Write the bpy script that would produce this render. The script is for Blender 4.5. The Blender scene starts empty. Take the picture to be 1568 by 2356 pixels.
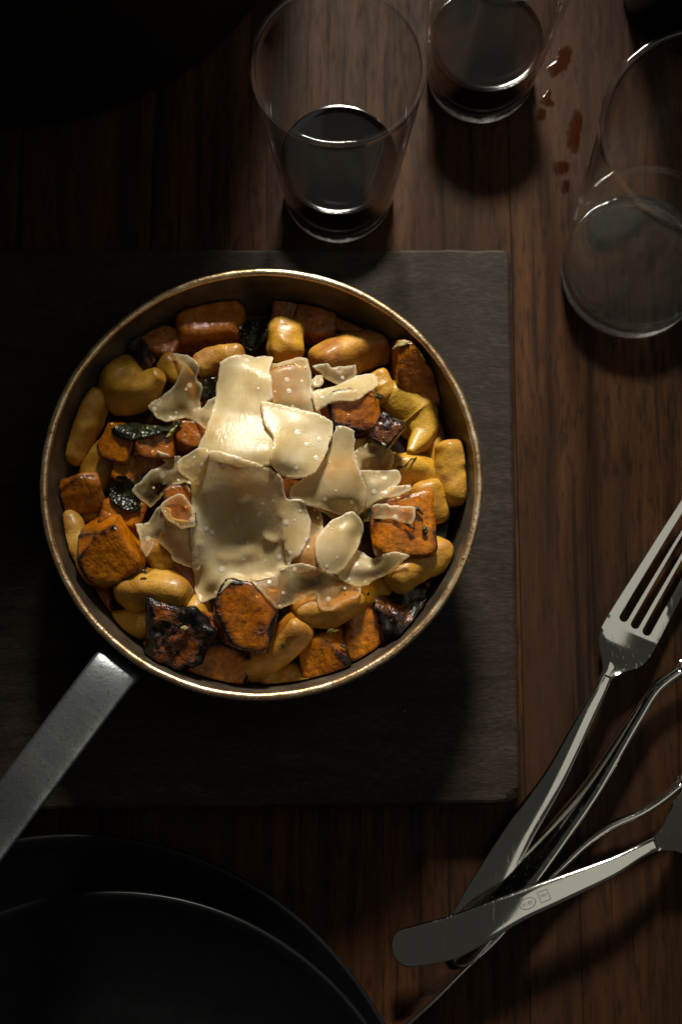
import bpy, bmesh, math, random
import numpy as np
from math import radians, sin, cos, pi, sqrt, atan2
from mathutils import Vector, Matrix, noise, geometry
from mathutils.bvhtree import BVHTree

sc = bpy.context.scene
col = sc.collection
random.seed(7)

# ------------------------------------------------------------------ camera
TILT = radians(11.0)
FP = 3106.0                 # focal length in pixels of a 1568 x 2356 picture
H = 0.671                   # camera height above the table, metres
cam_d = bpy.data.cameras.new('camera')
cam = bpy.data.objects.new('camera', cam_d)
col.objects.link(cam)
cam.location = (0, 0, H)
cam.rotation_euler = (TILT, 0, 0)
cam_d.sensor_fit = 'VERTICAL'
cam_d.sensor_height = 36.0
cam_d.lens = FP / 2356.0 * 36.0
cam_d.clip_start = 0.01
cam_d.clip_end = 50
cam_d.dof.use_dof = True
cam_d.dof.focus_distance = 0.60
cam_d.dof.aperture_fstop = 11
sc.camera = cam


def Pw(u, v, z=0.0):
    """point at height z seen at (u, v) of the 1568 x 2356 picture"""
    a = (u - 784) / FP
    b = (1178 - v) / FP
    d = Vector((a, b * cos(TILT) + sin(TILT), b * sin(TILT) - cos(TILT)))
    s = (z - H) / d.z
    return Vector((0, 0, H)) + d * s


def Sm(r, z):
    """picture length r as metres at height z"""
    return r * (H - z) / cos(TILT) / FP


# ------------------------------------------------------------------ world + lights
w = bpy.data.worlds.new('World')
sc.world = w
w.use_nodes = True
w.node_tree.nodes['Background'].inputs[0].default_value = (1.0, 0.95, 0.85, 1)
w.node_tree.nodes['Background'].inputs[1].default_value = 0.032


def aim(o, target):
    d = Vector(target) - o.location
    o.rotation_euler = d.to_track_quat('-Z', 'Y').to_euler()


kd = bpy.data.lights.new('key_lamp', 'SPOT')
kd.energy = 110
kd.color = (1.0, 0.93, 0.82)
kd.shadow_soft_size = 0.09
kd.spot_size = radians(30)
kd.spot_blend = 1.0
key = bpy.data.objects.new('key_lamp', kd)
col.objects.link(key)
key.location = (0.03, 1.06, 0.64)
aim(key, (0.04, 0.20, 0.03))

fd = bpy.data.lights.new('overhead_softbox', 'AREA')
fd.shape = 'RECTANGLE'
fd.size = 1.35
fd.size_y = 1.05
fd.energy = 1.9
fd.color = (1.0, 0.98, 0.84)
fill = bpy.data.objects.new('overhead_softbox', fd)
col.objects.link(fill)
fill.location = (0.74, 0.07, 1.32)
aim(fill, (0.62, 0.06, 0))

rd = bpy.data.lights.new('rear_wine_fill', 'AREA')  # added unseen area lamp, gives the wine surface its dim grey reflection
rd.shape = 'RECTANGLE'
rd.size = 0.45
rd.size_y = 0.5
rd.energy = 0.15
rd.color = (1.0, 0.98, 0.86)
rear = bpy.data.objects.new('rear_wine_fill', rd)
col.objects.link(rear)
rear.location = (0.05, 0.98, 1.30)
aim(rear, (0.02, 0.30, 0))

sc.view_settings.view_transform = 'Standard'
sc.view_settings.look = 'None'
sc.view_settings.exposure = 0
sc.view_settings.gamma = 1
sc.view_settings.use_curve_mapping = False
sc.render.engine = 'CYCLES'
cy = sc.cycles
cy.use_denoising = True
cy.use_adaptive_sampling = False
cy.max_bounces = 16
cy.diffuse_bounces = 5
cy.glossy_bounces = 6
cy.transmission_bounces = 12
cy.transparent_max_bounces = 24
cy.caustics_reflective = True
cy.caustics_refractive = True
cy.blur_glossy = 0.15
cy.sample_clamp_indirect = 3.0


# ------------------------------------------------------------------ material helpers
def mat(name):
    m = bpy.data.materials.new(name)
    m.use_nodes = True
    nt = m.node_tree
    bs = nt.nodes['Principled BSDF']
    return m, nt, bs


def N(nt, t, ins=None, **kw):
    n = nt.nodes.new(t)
    for k, v in kw.items():
        setattr(n, k, v)
    for k, v in (ins or {}).items():
        if isinstance(v, bpy.types.NodeSocket):
            nt.links.new(v, n.inputs[k])
        else:
            n.inputs[k].default_value = v
    return n


def L(nt, a, b):
    nt.links.new(a, b)


def ramp(nt, fac, stops, interp='LINEAR'):
    r = nt.nodes.new('ShaderNodeValToRGB')
    r.color_ramp.interpolation = interp
    e = r.color_ramp.elements
    while len(e) < len(stops):
        e.new(0.5)
    for i, (p, c) in enumerate(stops):
        e[i].position = p
        e[i].color = (c[0], c[1], c[2], 1) if isinstance(c, tuple) else (c, c, c, 1)
    L(nt, fac, r.inputs[0])
    return r.outputs[0]


def mixc(nt, fac, a, b, mode='MIX'):
    n = nt.nodes.new('ShaderNodeMix')
    n.data_type = 'RGBA'
    n.blend_type = mode
    n.clamp_factor = True
    for sock, v in ((n.inputs[0], fac), (n.inputs[6], a), (n.inputs[7], b)):
        if isinstance(v, bpy.types.NodeSocket):
            L(nt, v, sock)
        elif isinstance(v, tuple):
            sock.default_value = (v[0], v[1], v[2], 1)
        else:
            sock.default_value = v
    return n.outputs[2]


def math_(nt, op, a, b=0.0, clamp=False):
    n = nt.nodes.new('ShaderNodeMath')
    n.operation = op
    n.use_clamp = clamp
    for i, v in enumerate((a, b)):
        if isinstance(v, bpy.types.NodeSocket):
            L(nt, v, n.inputs[i])
        else:
            n.inputs[i].default_value = v
    return n.outputs[0]


def coords(nt, scale=(1, 1, 1), kind='Object', rot=(0, 0, 0)):
    tc = nt.nodes.new('ShaderNodeTexCoord')
    mp = nt.nodes.new('ShaderNodeMapping')
    mp.inputs['Scale'].default_value = scale
    mp.inputs['Rotation'].default_value = rot
    L(nt, tc.outputs[kind], mp.inputs[0])
    return mp.outputs[0]


def rnd_shift(nt, vec):
    oi = nt.nodes.new('ShaderNodeObjectInfo')
    m = math_(nt, 'MULTIPLY', oi.outputs['Random'], 37.0)
    a = nt.nodes.new('ShaderNodeVectorMath')
    a.operation = 'ADD'
    L(nt, vec, a.inputs[0])
    L(nt, m, a.inputs[1])
    return a.outputs[0]


def nz(nt, vec, scale, detail=4.0, rough=0.55, dist=0.0):
    n = N(nt, 'ShaderNodeTexNoise', {'Vector': vec, 'Scale': scale, 'Detail': detail, 'Roughness': rough, 'Distortion': dist})
    return n.outputs[0]


def bump(nt, bs, h, strength=0.3, dist=0.001, prev=None):
    b = N(nt, 'ShaderNodeBump', {'Height': h, 'Strength': strength, 'Distance': dist})
    if prev is not None:
        L(nt, prev, b.inputs['Normal'])
    L(nt, b.outputs[0], bs.inputs['Normal'])
    return b.outputs[0]


# ------------------------------------------------------------------ materials
def m_table():
    m, nt, bs = mat('dark_table_wood')
    v = rnd_shift(nt, coords(nt, (1, 0.055, 1)))
    v2 = rnd_shift(nt, coords(nt, (1, 0.16, 1)))
    warp = nz(nt, rnd_shift(nt, coords(nt, (1, .35, 1))), 14, 3, .5)
    wv = nt.nodes.new('ShaderNodeVectorMath')
    wv.operation = 'MULTIPLY_ADD'
    cx = N(nt, 'ShaderNodeCombineXYZ', {'X': warp})
    L(nt, cx.outputs[0], wv.inputs[0])
    wv.inputs[1].default_value = (.02, 0, 0)
    L(nt, v, wv.inputs[2])
    g1 = nz(nt, wv.outputs[0], 90, 6, .65)
    g2 = nz(nt, v2, 420, 3, .6)
    big = nz(nt, rnd_shift(nt, coords(nt, (1, .3, 1))), 9, 3, .5)
    c = ramp(nt, g1, [(.30, (.0065, .0024, .0011)), (.45, (.028, .0108, .0041)), (.60, (.054, .0215, .0080)), (.78, (.090, .037, .0140))])
    fl = ramp(nt, g2, [(.36, .25), (.5, 1.0)])
    c = mixc(nt, .75, c, fl, 'MULTIPLY')
    c = mixc(nt, ramp(nt, big, [(.35, 0.0), (.7, .65)]), c, (.030, .016, .010))
    # long dark pores
    pv = nz(nt, rnd_shift(nt, coords(nt, (1, .02, 1))), 260, 2, .5)
    pore = ramp(nt, pv, [(.60, 0.0), (.68, 1.0)])
    c = mixc(nt, math_(nt, 'MULTIPLY', pore, .75), c, (.008, .005, .004))
    L(nt, c, bs.inputs['Base Color'])
    rg = ramp(nt, g2, [(.3, .6), (.7, .42)])
    L(nt, rg, bs.inputs['Roughness'])
    bs.inputs['Specular IOR Level'].default_value = .07
    h = math_(nt, 'SUBTRACT', math_(nt, 'ADD', math_(nt, 'MULTIPLY', g1, .5), math_(nt, 'MULTIPLY', g2, .35)), math_(nt, 'MULTIPLY', pore, .5))
    bump(nt, bs, h, .45, .0006)
    return m


def m_board():
    m, nt, bs = mat('grey_stained_board_wood')
    warp = nz(nt, coords(nt, (1, 1, 1)), 16, 2, .5)
    tc = coords(nt, (1, 1, 1))
    wv = nt.nodes.new('ShaderNodeVectorMath')
    wv.operation = 'MULTIPLY_ADD'
    cx = N(nt, 'ShaderNodeCombineXYZ', {'Y': warp})
    L(nt, cx.outputs[0], wv.inputs[0])
    wv.inputs[1].default_value = (0, .016, 0)
    L(nt, tc, wv.inputs[2])
    sc1 = N(nt, 'ShaderNodeMapping', {'Vector': wv.outputs[0], 'Scale': (.2, 1, 1)})
    fine = nz(nt, sc1.outputs[0], 1300, 3, .6)
    mid = nz(nt, sc1.outputs[0], 150, 4, .6)
    blot = nz(nt, coords(nt, (.5, 1, 1)), 22, 3, .55)
    c = ramp(nt, fine, [(.3, (.0165, .0124, .0092)), (.5, (.028, .0212, .0158)), (.72, (.045, .0342, .0258))])
    c = mixc(nt, .6, c, ramp(nt, mid, [(.3, .45), (.65, 1.15)]), 'MULTIPLY')
    c = mixc(nt, .5, c, ramp(nt, blot, [(.3, .5), (.7, 1.1)]), 'MULTIPLY')
    pt = N(nt, 'ShaderNodeTexVoronoi', {'Vector': coords(nt, (1, 1, 1)), 'Scale': 55.0})
    spot = ramp(nt, pt.outputs['Distance'], [(.018, 1.0), (.03, 0.0)])
    c = mixc(nt, math_(nt, 'MULTIPLY', spot, .5), c, (.22, .20, .17))
    L(nt, c, bs.inputs['Base Color'])
    bs.inputs['Roughness'].default_value = .52
    bs.inputs['Specular IOR Level'].default_value = .10
    h = math_(nt, 'ADD', math_(nt, 'MULTIPLY', fine, .7), math_(nt, 'MULTIPLY', mid, .3))
    bump(nt, bs, h, .16, .0005)
    return m


def m_steel_pan():
    m, nt, bs = mat('seasoned_carbon_steel')
    v = coords(nt)
    n1 = nz(nt, v, 60, 5, .6)
    n2 = nz(nt, v, 480, 3, .6)
    n3 = nz(nt, v, 25, 4, .6)
    c = ramp(nt, n1, [(.3, (.075, .060, .042)), (.55, (.15, .122, .085)), (.75, (.23, .195, .14))])
    c = mixc(nt, ramp(nt, n2, [(.62, 0.0), (.7, .6)]), c, (.05, .03, .02))
    c = mixc(nt, ramp(nt, n3, [(.5, 0.0), (.75, .55)]), c, (.13, .075, .035))
    L(nt, c, bs.inputs['Base Color'])
    bs.inputs['Metallic'].default_value = .75
    L(nt, ramp(nt, n1, [(.3, .38), (.7, .56)]), bs.inputs['Roughness'])
    bump(nt, bs, n2, .12, .0004)
    return m


def m_rim():
    m, nt, bs = mat('worn_bronze_rim')
    v = coords(nt)
    n1 = nz(nt, v, 90, 5, .7)
    n2 = nz(nt, v, 700, 2, .6)
    c = ramp(nt, n1, [(.3, (.52, .30, .14)), (.5, (.66, .46, .25)), (.72, (.74, .64, .47))])
    c = mixc(nt, ramp(nt, n2, [(.6, 0.0), (.68, .8)]), c, (.08, .045, .025))
    L(nt, c, bs.inputs['Base Color'])
    bs.inputs['Metallic'].default_value = .95
    L(nt, ramp(nt, n1, [(.3, .26), (.7, .42)]), bs.inputs['Roughness'])
    bump(nt, bs, n2, .3, .0005)
    return m


def m_pan_out():
    m, nt, bs = mat('blackened_pan_outside')
    n1 = nz(nt, coords(nt), 50, 4, .6)
    L(nt, ramp(nt, n1, [(.3, (.018, .020, .022)), (.7, (.05, .052, .05))]), bs.inputs['Base Color'])
    bs.inputs['Metallic'].default_value = .5
    bs.inputs['Roughness'].default_value = .5
    return m


def m_handle():
    m, nt, bs = mat('blued_iron_handle')
    v = coords(nt)
    n1 = nz(nt, v, 45, 5, .62)
    n2 = nz(nt, coords(nt, (1, 1, 1)), 520, 3, .6)
    n3 = nz(nt, v, 22, 3, .5)
    c = ramp(nt, n1, [(.3, (.09, .094, .096)), (.5, (.22, .23, .232)), (.72, (.42, .42, .40))])
    c = mixc(nt, ramp(nt, n3, [(.42, 0.0), (.65, .6)]), c, (.14, .155, .17))
    c = mixc(nt, ramp(nt, n2, [(.62, 0.0), (.70, .6)]), c, (.07, .05, .035))
    L(nt, c, bs.inputs['Base Color'])
    bs.inputs['Metallic'].default_value = .9
    L(nt, ramp(nt, n1, [(.3, .42), (.7, .28)]), bs.inputs['Roughness'])
    bump(nt, bs, math_(nt, 'ADD', n2, n1), .25, .0004)
    return m


def m_steel():
    m, nt, bs = mat('polished_stainless_steel')
    v = coords(nt)
    n1 = nz(nt, v, 70, 3, .6)
    sv = nz(nt, coords(nt, (1, .06, 1), rot=(0, 0, .5)), 1100, 2, .5)
    bs.inputs['Base Color'].default_value = (.70, .68, .63, 1)
    bs.inputs['Metallic'].default_value = 1
    rr = math_(nt, 'ADD', ramp(nt, n1, [(.35, .06), (.7, .11)]), ramp(nt, sv, [(.62, 0.0), (.7, .12)]))
    L(nt, rr, bs.inputs['Roughness'])
    bump(nt, bs, n1, .012, .0004)
    return m


def m_stamp():
    m, nt, bs = mat('struck_mark_steel')
    n1 = nz(nt, coords(nt), 900, 3, .6)
    L(nt, ramp(nt, n1, [(.3, (.22, .215, .20)), (.7, (.38, .37, .34))]), bs.inputs['Base Color'])
    bs.inputs['Metallic'].default_value = 1
    bs.inputs['Roughness'].default_value = .35
    return m


def m_gnocchi():
    m, nt, bs = mat('gnocchi_dough')
    v = rnd_shift(nt, coords(nt))
    n1 = nz(nt, v, 75, 4, .55)
    n2 = nz(nt, v, 240, 4, .55)
    n3 = nz(nt, v, 900, 2, .5)
    c = ramp(nt, n1, [(.3, (.29, .138, .010)), (.55, (.46, .255, .025)), (.75, (.62, .38, .075))])
    c = mixc(nt, ramp(nt, n1, [(.56, 0.0), (.78, .5)]), c, (.52, .27, .06))
    at = N(nt, 'ShaderNodeAttribute', attribute_name='brown')
    bf = math_(nt, 'MULTIPLY', at.outputs['Fac'], ramp(nt, n2, [(.3, .3), (.7, 1.0)]))
    c = mixc(nt, bf, c, (.26, .095, .022))
    c = mixc(nt, ramp(nt, n3, [(.66, 0.0), (.73, .5)]), c, (.17, .09, .025))
    oi = nt.nodes.new('ShaderNodeObjectInfo')
    c = mixc(nt, 1.0, c, oi.outputs['Color'], 'MULTIPLY')
    L(nt, c, bs.inputs['Base Color'])
    L(nt, ramp(nt, n2, [(.35, .36), (.7, .58)]), bs.inputs['Roughness'])
    bs.inputs['Coat Weight'].default_value = .12
    bs.inputs['Coat Roughness'].default_value = .2
    bs.inputs['Specular IOR Level'].default_value = .3
    bs.inputs['Subsurface Weight'].default_value = .45
    bs.inputs['Subsurface Radius'].default_value = (1.0, .55, .18)
    bs.inputs['Subsurface Scale'].default_value = .0025
    h = math_(nt, 'ADD', math_(nt, 'MULTIPLY', n2, .8), math_(nt, 'MULTIPLY', n3, .3))
    bump(nt, bs, h, .6, .0011)
    return m


def m_squash():
    m, nt, bs = mat('roasted_squash_flesh')
    v = rnd_shift(nt, coords(nt))
    n1 = nz(nt, v, 90, 5, .6)
    n2 = nz(nt, v, 420, 4, .6)
    fib = nz(nt, rnd_shift(nt, coords(nt, (1, .25, 1))), 520, 3, .6)
    c = ramp(nt, n1, [(.28, (.25, .060, .0006)), (.5, (.50, .158, .0012)), (.75, (.70, .275, .004))])
    c = mixc(nt, .55, c, ramp(nt, fib, [(.3, .4), (.65, 1.15)]), 'MULTIPLY')
    oi = nt.nodes.new('ShaderNodeObjectInfo')
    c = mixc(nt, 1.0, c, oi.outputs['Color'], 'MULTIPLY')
    at = N(nt, 'ShaderNodeAttribute', attribute_name='char')
    cf = math_(nt, 'ADD', at.outputs['Fac'], math_(nt, 'MULTIPLY', math_(nt, 'SUBTRACT', n1, .5), .95))
    cf = math_(nt, 'ADD', math_(nt, 'ADD', cf, .03), math_(nt, 'MULTIPLY', math_(nt, 'SUBTRACT', n2, .5), .45))
    brown = ramp(nt, cf, [(.08, 0.0), (.42, .92)])
    c = mixc(nt, brown, c, (.115, .028, .004))
    blk = ramp(nt, cf, [(.42, 0.0), (.56, 1.0)])
    c = mixc(nt, blk, c, (.0075, .0055, .005))
    L(nt, c, bs.inputs['Base Color'])
    L(nt, ramp(nt, n2, [(.3, .30), (.7, .5)]), bs.inputs['Roughness'])
    bs.inputs['Specular IOR Level'].default_value = .12
    L(nt, ramp(nt, cf, [(.35, .8), (.6, .25)]), bs.inputs['Coat Weight'])
    bs.inputs['Coat Roughness'].default_value = .07
    bs.inputs['Subsurface Weight'].default_value = .15
    bs.inputs['Subsurface Radius'].default_value = (1.0, .35, .08)
    bs.inputs['Subsurface Scale'].default_value = .002
    h = math_(nt, 'ADD', math_(nt, 'MULTIPLY', fib, .6), math_(nt, 'MULTIPLY', n2, .7))
    h = math_(nt, 'ADD', h, math_(nt, 'MULTIPLY', blk, .9))
    nb = bump(nt, bs, h, .8, .0011)
    gl = nz(nt, v, 1500, 2, .5)
    cb = N(nt, 'ShaderNodeBump', {'Height': math_(nt, 'ADD', math_(nt, 'MULTIPLY', n2, .8), math_(nt, 'MULTIPLY', gl, .4)), 'Strength': .45, 'Distance': .0012})
    L(nt, cb.outputs[0], bs.inputs['Coat Normal'])
    return m


def m_cheese():
    m, nt, bs = mat('aged_cheese_shaving')
    v = rnd_shift(nt, coords(nt))
    n1 = nz(nt, v, 70, 3, .5)
    n2 = nz(nt, v, 600, 3, .6)
    vo = N(nt, 'ShaderNodeTexVoronoi', {'Vector': rnd_shift(nt, coords(nt, (1, 1, 0))), 'Scale': 125.0, 'Randomness': 1.0}, voronoi_dimensions='2D')
    wn = N(nt, 'ShaderNodeTexWhiteNoise', {'Vector': vo.outputs['Position']})
    rad = ramp(nt, wn.outputs['Value'], [(.40, .0), (.45, .06), (1.0, .20)])
    dot = ramp(nt, math_(nt, 'DIVIDE', vo.outputs['Distance'], math_(nt, 'ADD', rad, .001)), [(.55, 1.0), (1.0, 0.0)])
    c = ramp(nt, n1, [(.3, (.74, .56, .26)), (.6, (.84, .70, .41)), (.8, (.88, .77, .53))])
    at = N(nt, 'ShaderNodeAttribute', attribute_name='edge')
    c = mixc(nt, math_(nt, 'MULTIPLY', at.outputs['Fac'], ramp(nt, n2, [(.42, .0), (.62, .8)])), c, (.84, .77, .62))
    c = mixc(nt, math_(nt, 'MULTIPLY', dot, .45), c, (.95, .92, .84))
    L(nt, c, bs.inputs['Base Color'])
    L(nt, ramp(nt, n1, [(.3, .22), (.7, .36)]), bs.inputs['Roughness'])
    bs.inputs['Specular IOR Level'].default_value = .45
    bs.inputs['Subsurface Weight'].default_value = .45
    bs.inputs['Subsurface Radius'].default_value = (1, .75, .45)
    bs.inputs['Subsurface Scale'].default_value = .003
    fib = nz(nt, rnd_shift(nt, coords(nt, (1, .06, 1))), 1000, 3, .6)
    h = math_(nt, 'ADD', math_(nt, 'MULTIPLY', fib, .5), math_(nt, 'MULTIPLY', dot, .5))
    h = math_(nt, 'ADD', h, math_(nt, 'MULTIPLY', n2, .35))
    bump(nt, bs, h, .55, .0006)
    # thin slices let some of what lies below show through
    tr = nt.nodes.new('ShaderNodeBsdfTransparent')
    tr.inputs[0].default_value = (.97, .86, .62, 1)
    tl = nt.nodes.new('ShaderNodeBsdfTranslucent')
    L(nt, c, tl.inputs[0])
    mx = nt.nodes.new('ShaderNodeMixShader')
    mx.inputs[0].default_value = .22
    L(nt, bs.outputs[0], mx.inputs[1])
    L(nt, tl.outputs[0], mx.inputs[2])
    mx2 = nt.nodes.new('ShaderNodeMixShader')
    oi = nt.nodes.new('ShaderNodeObjectInfo')
    f = math_(nt, 'MULTIPLY', math_(nt, 'MULTIPLY', math_(nt, 'POWER', oi.outputs['Alpha'], .5), 1.28), math_(nt, 'SUBTRACT', 1.0, math_(nt, 'MULTIPLY', dot, .6)))
    f = math_(nt, 'MULTIPLY', f, ramp(nt, n1, [(.3, 1.0), (.7, .72)]))
    f = math_(nt, 'MULTIPLY', f, math_(nt, 'SUBTRACT', 1.0, math_(nt, 'MULTIPLY', at.outputs['Fac'], .6)))
    L(nt, f, mx2.inputs[0])
    L(nt, mx.outputs[0], mx2.inputs[1])
    L(nt, tr.outputs[0], mx2.inputs[2])
    L(nt, mx2.outputs[0], nt.nodes['Material Output'].inputs[0])
    return m


def m_simple(name, c1, c2, scale, rough, metal=0.0, spec=.5, bmp=.2, coat=0.0):
    m, nt, bs = mat(name)
    n1 = nz(nt, coords(nt), scale, 4, .6)
    L(nt, ramp(nt, n1, [(.3, c1), (.7, c2)]), bs.inputs['Base Color'])
    bs.inputs['Roughness'].default_value = rough
    bs.inputs['Metallic'].default_value = metal
    bs.inputs['Specular IOR Level'].default_value = spec
    bs.inputs['Coat Weight'].default_value = coat
    if bmp:
        bump(nt, bs, n1, bmp, .0006)
    return m


def m_sage():
    m, nt, bs = mat('fried_sage_leaf')
    v = rnd_shift(nt, coords(nt))
    n1 = nz(nt, v, 160, 4, .6)
    vo = N(nt, 'ShaderNodeTexVoronoi', {'Vector': v, 'Scale': 520.0})
    c = ramp(nt, n1, [(.35, (.005, .0055, .0035)), (.55, (.016, .020, .007)), (.75, (.055, .065, .02))])
    L(nt, c, bs.inputs['Base Color'])
    bs.inputs['Roughness'].default_value = .3
    bump(nt, bs, math_(nt, 'ADD', vo.outputs['Distance'], n1), .8, .001)
    return m


def m_thinglass(name='clear_tumbler_glass', tint=(.985, .992, .985), ior=1.5, smudge=True):
    m, nt, bs = mat(name)
    nt.nodes.remove(bs)
    tr = nt.nodes.new('ShaderNodeBsdfTransparent')
    tr.inputs[0].default_value = (*tint, 1)
    if not smudge:
        sk = N(nt, 'ShaderNodeAttribute', attribute_name='soak')
        L(nt, mixc(nt, sk.outputs['Fac'], (1.0, 1.0, 1.0), tint), tr.inputs[0])
    gl = nt.nodes.new('ShaderNodeBsdfAnisotropic')
    gl.inputs['Color'].default_value = (1, 1, 1, 1)
    gl.inputs['Roughness'].default_value = .03
    ge = nt.nodes.new('ShaderNodeNewGeometry')
    dt = nt.nodes.new('ShaderNodeVectorMath')
    dt.operation = 'DOT_PRODUCT'
    L(nt, ge.outputs['Incoming'], dt.inputs[0])
    L(nt, ge.outputs['Normal'], dt.inputs[1])
    f0 = ((ior - 1) / (ior + 1)) ** 2
    sch = math_(nt, 'POWER', math_(nt, 'SUBTRACT', 1.0, math_(nt, 'ABSOLUTE', dt.outputs['Value']), True), 5.0)
    fr_ = math_(nt, 'ADD', math_(nt, 'MULTIPLY', sch, 1 - f0), f0, True)
    mx = nt.nodes.new('ShaderNodeMixShader')
    L(nt, fr_, mx.inputs[0])
    L(nt, tr.outputs[0], mx.inputs[1])
    L(nt, gl.outputs[0], mx.inputs[2])
    out = mx.outputs[0]
    if smudge:
        # dried water marks and fine dust on the glass
        v = rnd_shift(nt, coords(nt, (1, 1, .5)))
        n1 = nz(nt, v, 38, 4, .6)
        n2 = nz(nt, v, 900, 2, .6)
        dust = math_(nt, 'MULTIPLY', ramp(nt, n2, [(.70, 0.0), (.76, 1.0)]), .25)
        f = math_(nt, 'ADD', math_(nt, 'MULTIPLY', ramp(nt, n1, [(.5, 0.0), (.75, 1.0)]), .006), math_(nt, 'MULTIPLY', dust, .08))
        df = nt.nodes.new('ShaderNodeBsdfDiffuse')
        df.inputs[0].default_value = (.6, .6, .62, 1)
        m2 = nt.nodes.new('ShaderNodeMixShader')
        L(nt, f, m2.inputs[0])
        L(nt, out, m2.inputs[1])
        L(nt, df.outputs[0], m2.inputs[2])
        out = m2.outputs[0]
    L(nt, out, nt.nodes['Material Output'].inputs[0])
    return m


def m_solidglass(name, ior, tint=(1, 1, 1), bumps=0.0, rough=.01):
    m, nt, bs = mat(name)
    bs.inputs['Base Color'].default_value = (*tint, 1)
    bs.inputs['Transmission Weight'].default_value = 1
    bs.inputs['Roughness'].default_value = rough
    bs.inputs['IOR'].default_value = ior
    if bumps:
        n1 = nz(nt, coords(nt), 160, 4, .6)
        bump(nt, bs, n1, bumps, .003)
    return m


M = {
    'table': m_table(), 'board': m_board(), 'pan': m_steel_pan(), 'rim': m_rim(), 'pan_out': m_pan_out(),
    'handle': m_handle(), 'steel': m_steel(), 'stamp': m_stamp(), 'gnocchi': m_gnocchi(), 'squash': m_squash(),
    'cheese': m_cheese(), 'sage': m_sage(), 'glass': m_thinglass(), 'base': m_solidglass('thick_glass_base', 1.5, (.98, .99, .985), .22, .09),
    'water': m_thinglass('still_water', (.97, .985, .98), 1.33),
    'wine': m_simple('red_wine', (.0010, .0003, .0003), (.0014, .0004, .0004), 30, .10, spec=.5, bmp=0),
    'winefilm': m_thinglass('spilt_wine_film', (.66, .40, .26), 1.36, smudge=False),
    'sauce': m_simple('brown_butter_sauce', (.035, .016, .004), (.13, .062, .012), 60, .14, bmp=.5),
    'thyme': m_simple('dried_thyme', (.012, .011, .005), (.035, .03, .012), 300, .5),
    'thyme_pale': m_simple('pale_thyme_leaf', (.30, .25, .09), (.42, .36, .16), 300, .4),
    'stem': m_simple('sage_stem', (.10, .12, .015), (.28, .28, .05), 200, .35),
    'plate': m_simple('matt_black_ceramic', (.0045, .0045, .005), (.007, .007, .0075), 120, .34, spec=.22, bmp=.05),
    'pot': m_simple('black_cast_iron', (.005, .004, .0035), (.009, .0065, .005), 80, .5, spec=.35, bmp=.2),
    'bottle': m_simple('black_bottle_glass', (.0015, .002, .0012), (.002, .003, .002), 20, .08, spec=.2, bmp=0),
    'label': m_simple('dark_paper_label', (.012, .011, .010), (.016, .015, .013), 200, .8, spec=.1, bmp=.1),
    'ink': m_simple('gilt_label_print', (.22, .18, .10), (.30, .25, .14), 200, .5, bmp=0),
    'foil': m_simple('bottle_foil', (.02, .004, .004), (.03, .006, .006), 60, .4, metal=.6),
    'copper': m_simple('copper_rivet', (.25, .10, .05), (.40, .17, .08), 200, .35, metal=1.0),
}


# ------------------------------------------------------------------ object helpers
def mk(name, verts, faces, m, parent=None, smooth=True, loc=None):
    me = bpy.data.meshes.new(name)
    if loc is not None:
        loc = Vector(loc)
        verts = [Vector(v) - loc for v in verts]
    me.from_pydata([tuple(v) for v in verts], [], faces)
    me.update()
    o = bpy.data.objects.new(name, me)
    col.objects.link(o)
    if loc is not None:
        o.location = loc
    me.materials.append(M[m])
    if smooth:
        me.polygons.foreach_set('use_smooth', [True] * len(me.polygons))
    if parent is not None:
        o.parent = parent
    return o


def tag(o, label, cat, group=None, kind=None):
    o['label'] = label
    o['category'] = cat
    if group:
        o['group'] = group
    if kind:
        o['kind'] = kind
    return o


def empty(name, loc):
    o = bpy.data.objects.new(name, None)
    o.empty_display_size = .02
    col.objects.link(o)
    o.location = loc
    return o


def lathe(profile, n=96, closed=False):
    """profile [(r, z)] spun about z; returns verts, faces"""
    vs, fs = [], []
    k = len(profile)
    for (r, z) in profile:
        for i in range(n):
            a = 2 * pi * i / n
            vs.append((r * cos(a), r * sin(a), z))
    rows = k if closed else k - 1
    for j in range(rows):
        j2 = (j + 1) % k
        for i in range(n):
            i2 = (i + 1) % n
            fs.append((j * n + i, j * n + i2, j2 * n + i2, j2 * n + i))
    return vs, fs


def fix_normals(o):
    bm = bmesh.new()
    bm.from_mesh(o.data)
    bmesh.ops.remove_doubles(bm, verts=bm.verts, dist=1e-7)
    bmesh.ops.recalc_face_normals(bm, faces=bm.faces)
    bm.to_mesh(o.data)
    bm.free()


def bevel(o, width, seg=3, angle=30):
    md = o.modifiers.new('bevel', 'BEVEL')
    md.width = width
    md.segments = seg
    md.limit_method = 'ANGLE'
    md.angle_limit = radians(angle)


def catmull(pts, n):
    """pts: list of tuples (any dimension) -> n samples along the spline"""
    P = np.array(pts, float)
    if len(P) == 2:
        t = np.linspace(0, 1, n)[:, None]
        return P[0] * (1 - t) + P[1] * t
    Q = np.vstack([2 * P[0] - P[1], P, 2 * P[-1] - P[-2]])
    out = []
    for x in np.linspace(0, len(P) - 1 - 1e-9, n):
        i = int(x)
        t = x - i
        p0, p1, p2, p3 = Q[i:i + 4]
        out.append(.5 * ((2 * p1) + (-p0 + p2) * t + (2 * p0 - 5 * p1 + 4 * p2 - p3) * t * t + (-p0 + 3 * p1 - 3 * p2 + p3) * t ** 3))
    return np.array(out)


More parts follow.
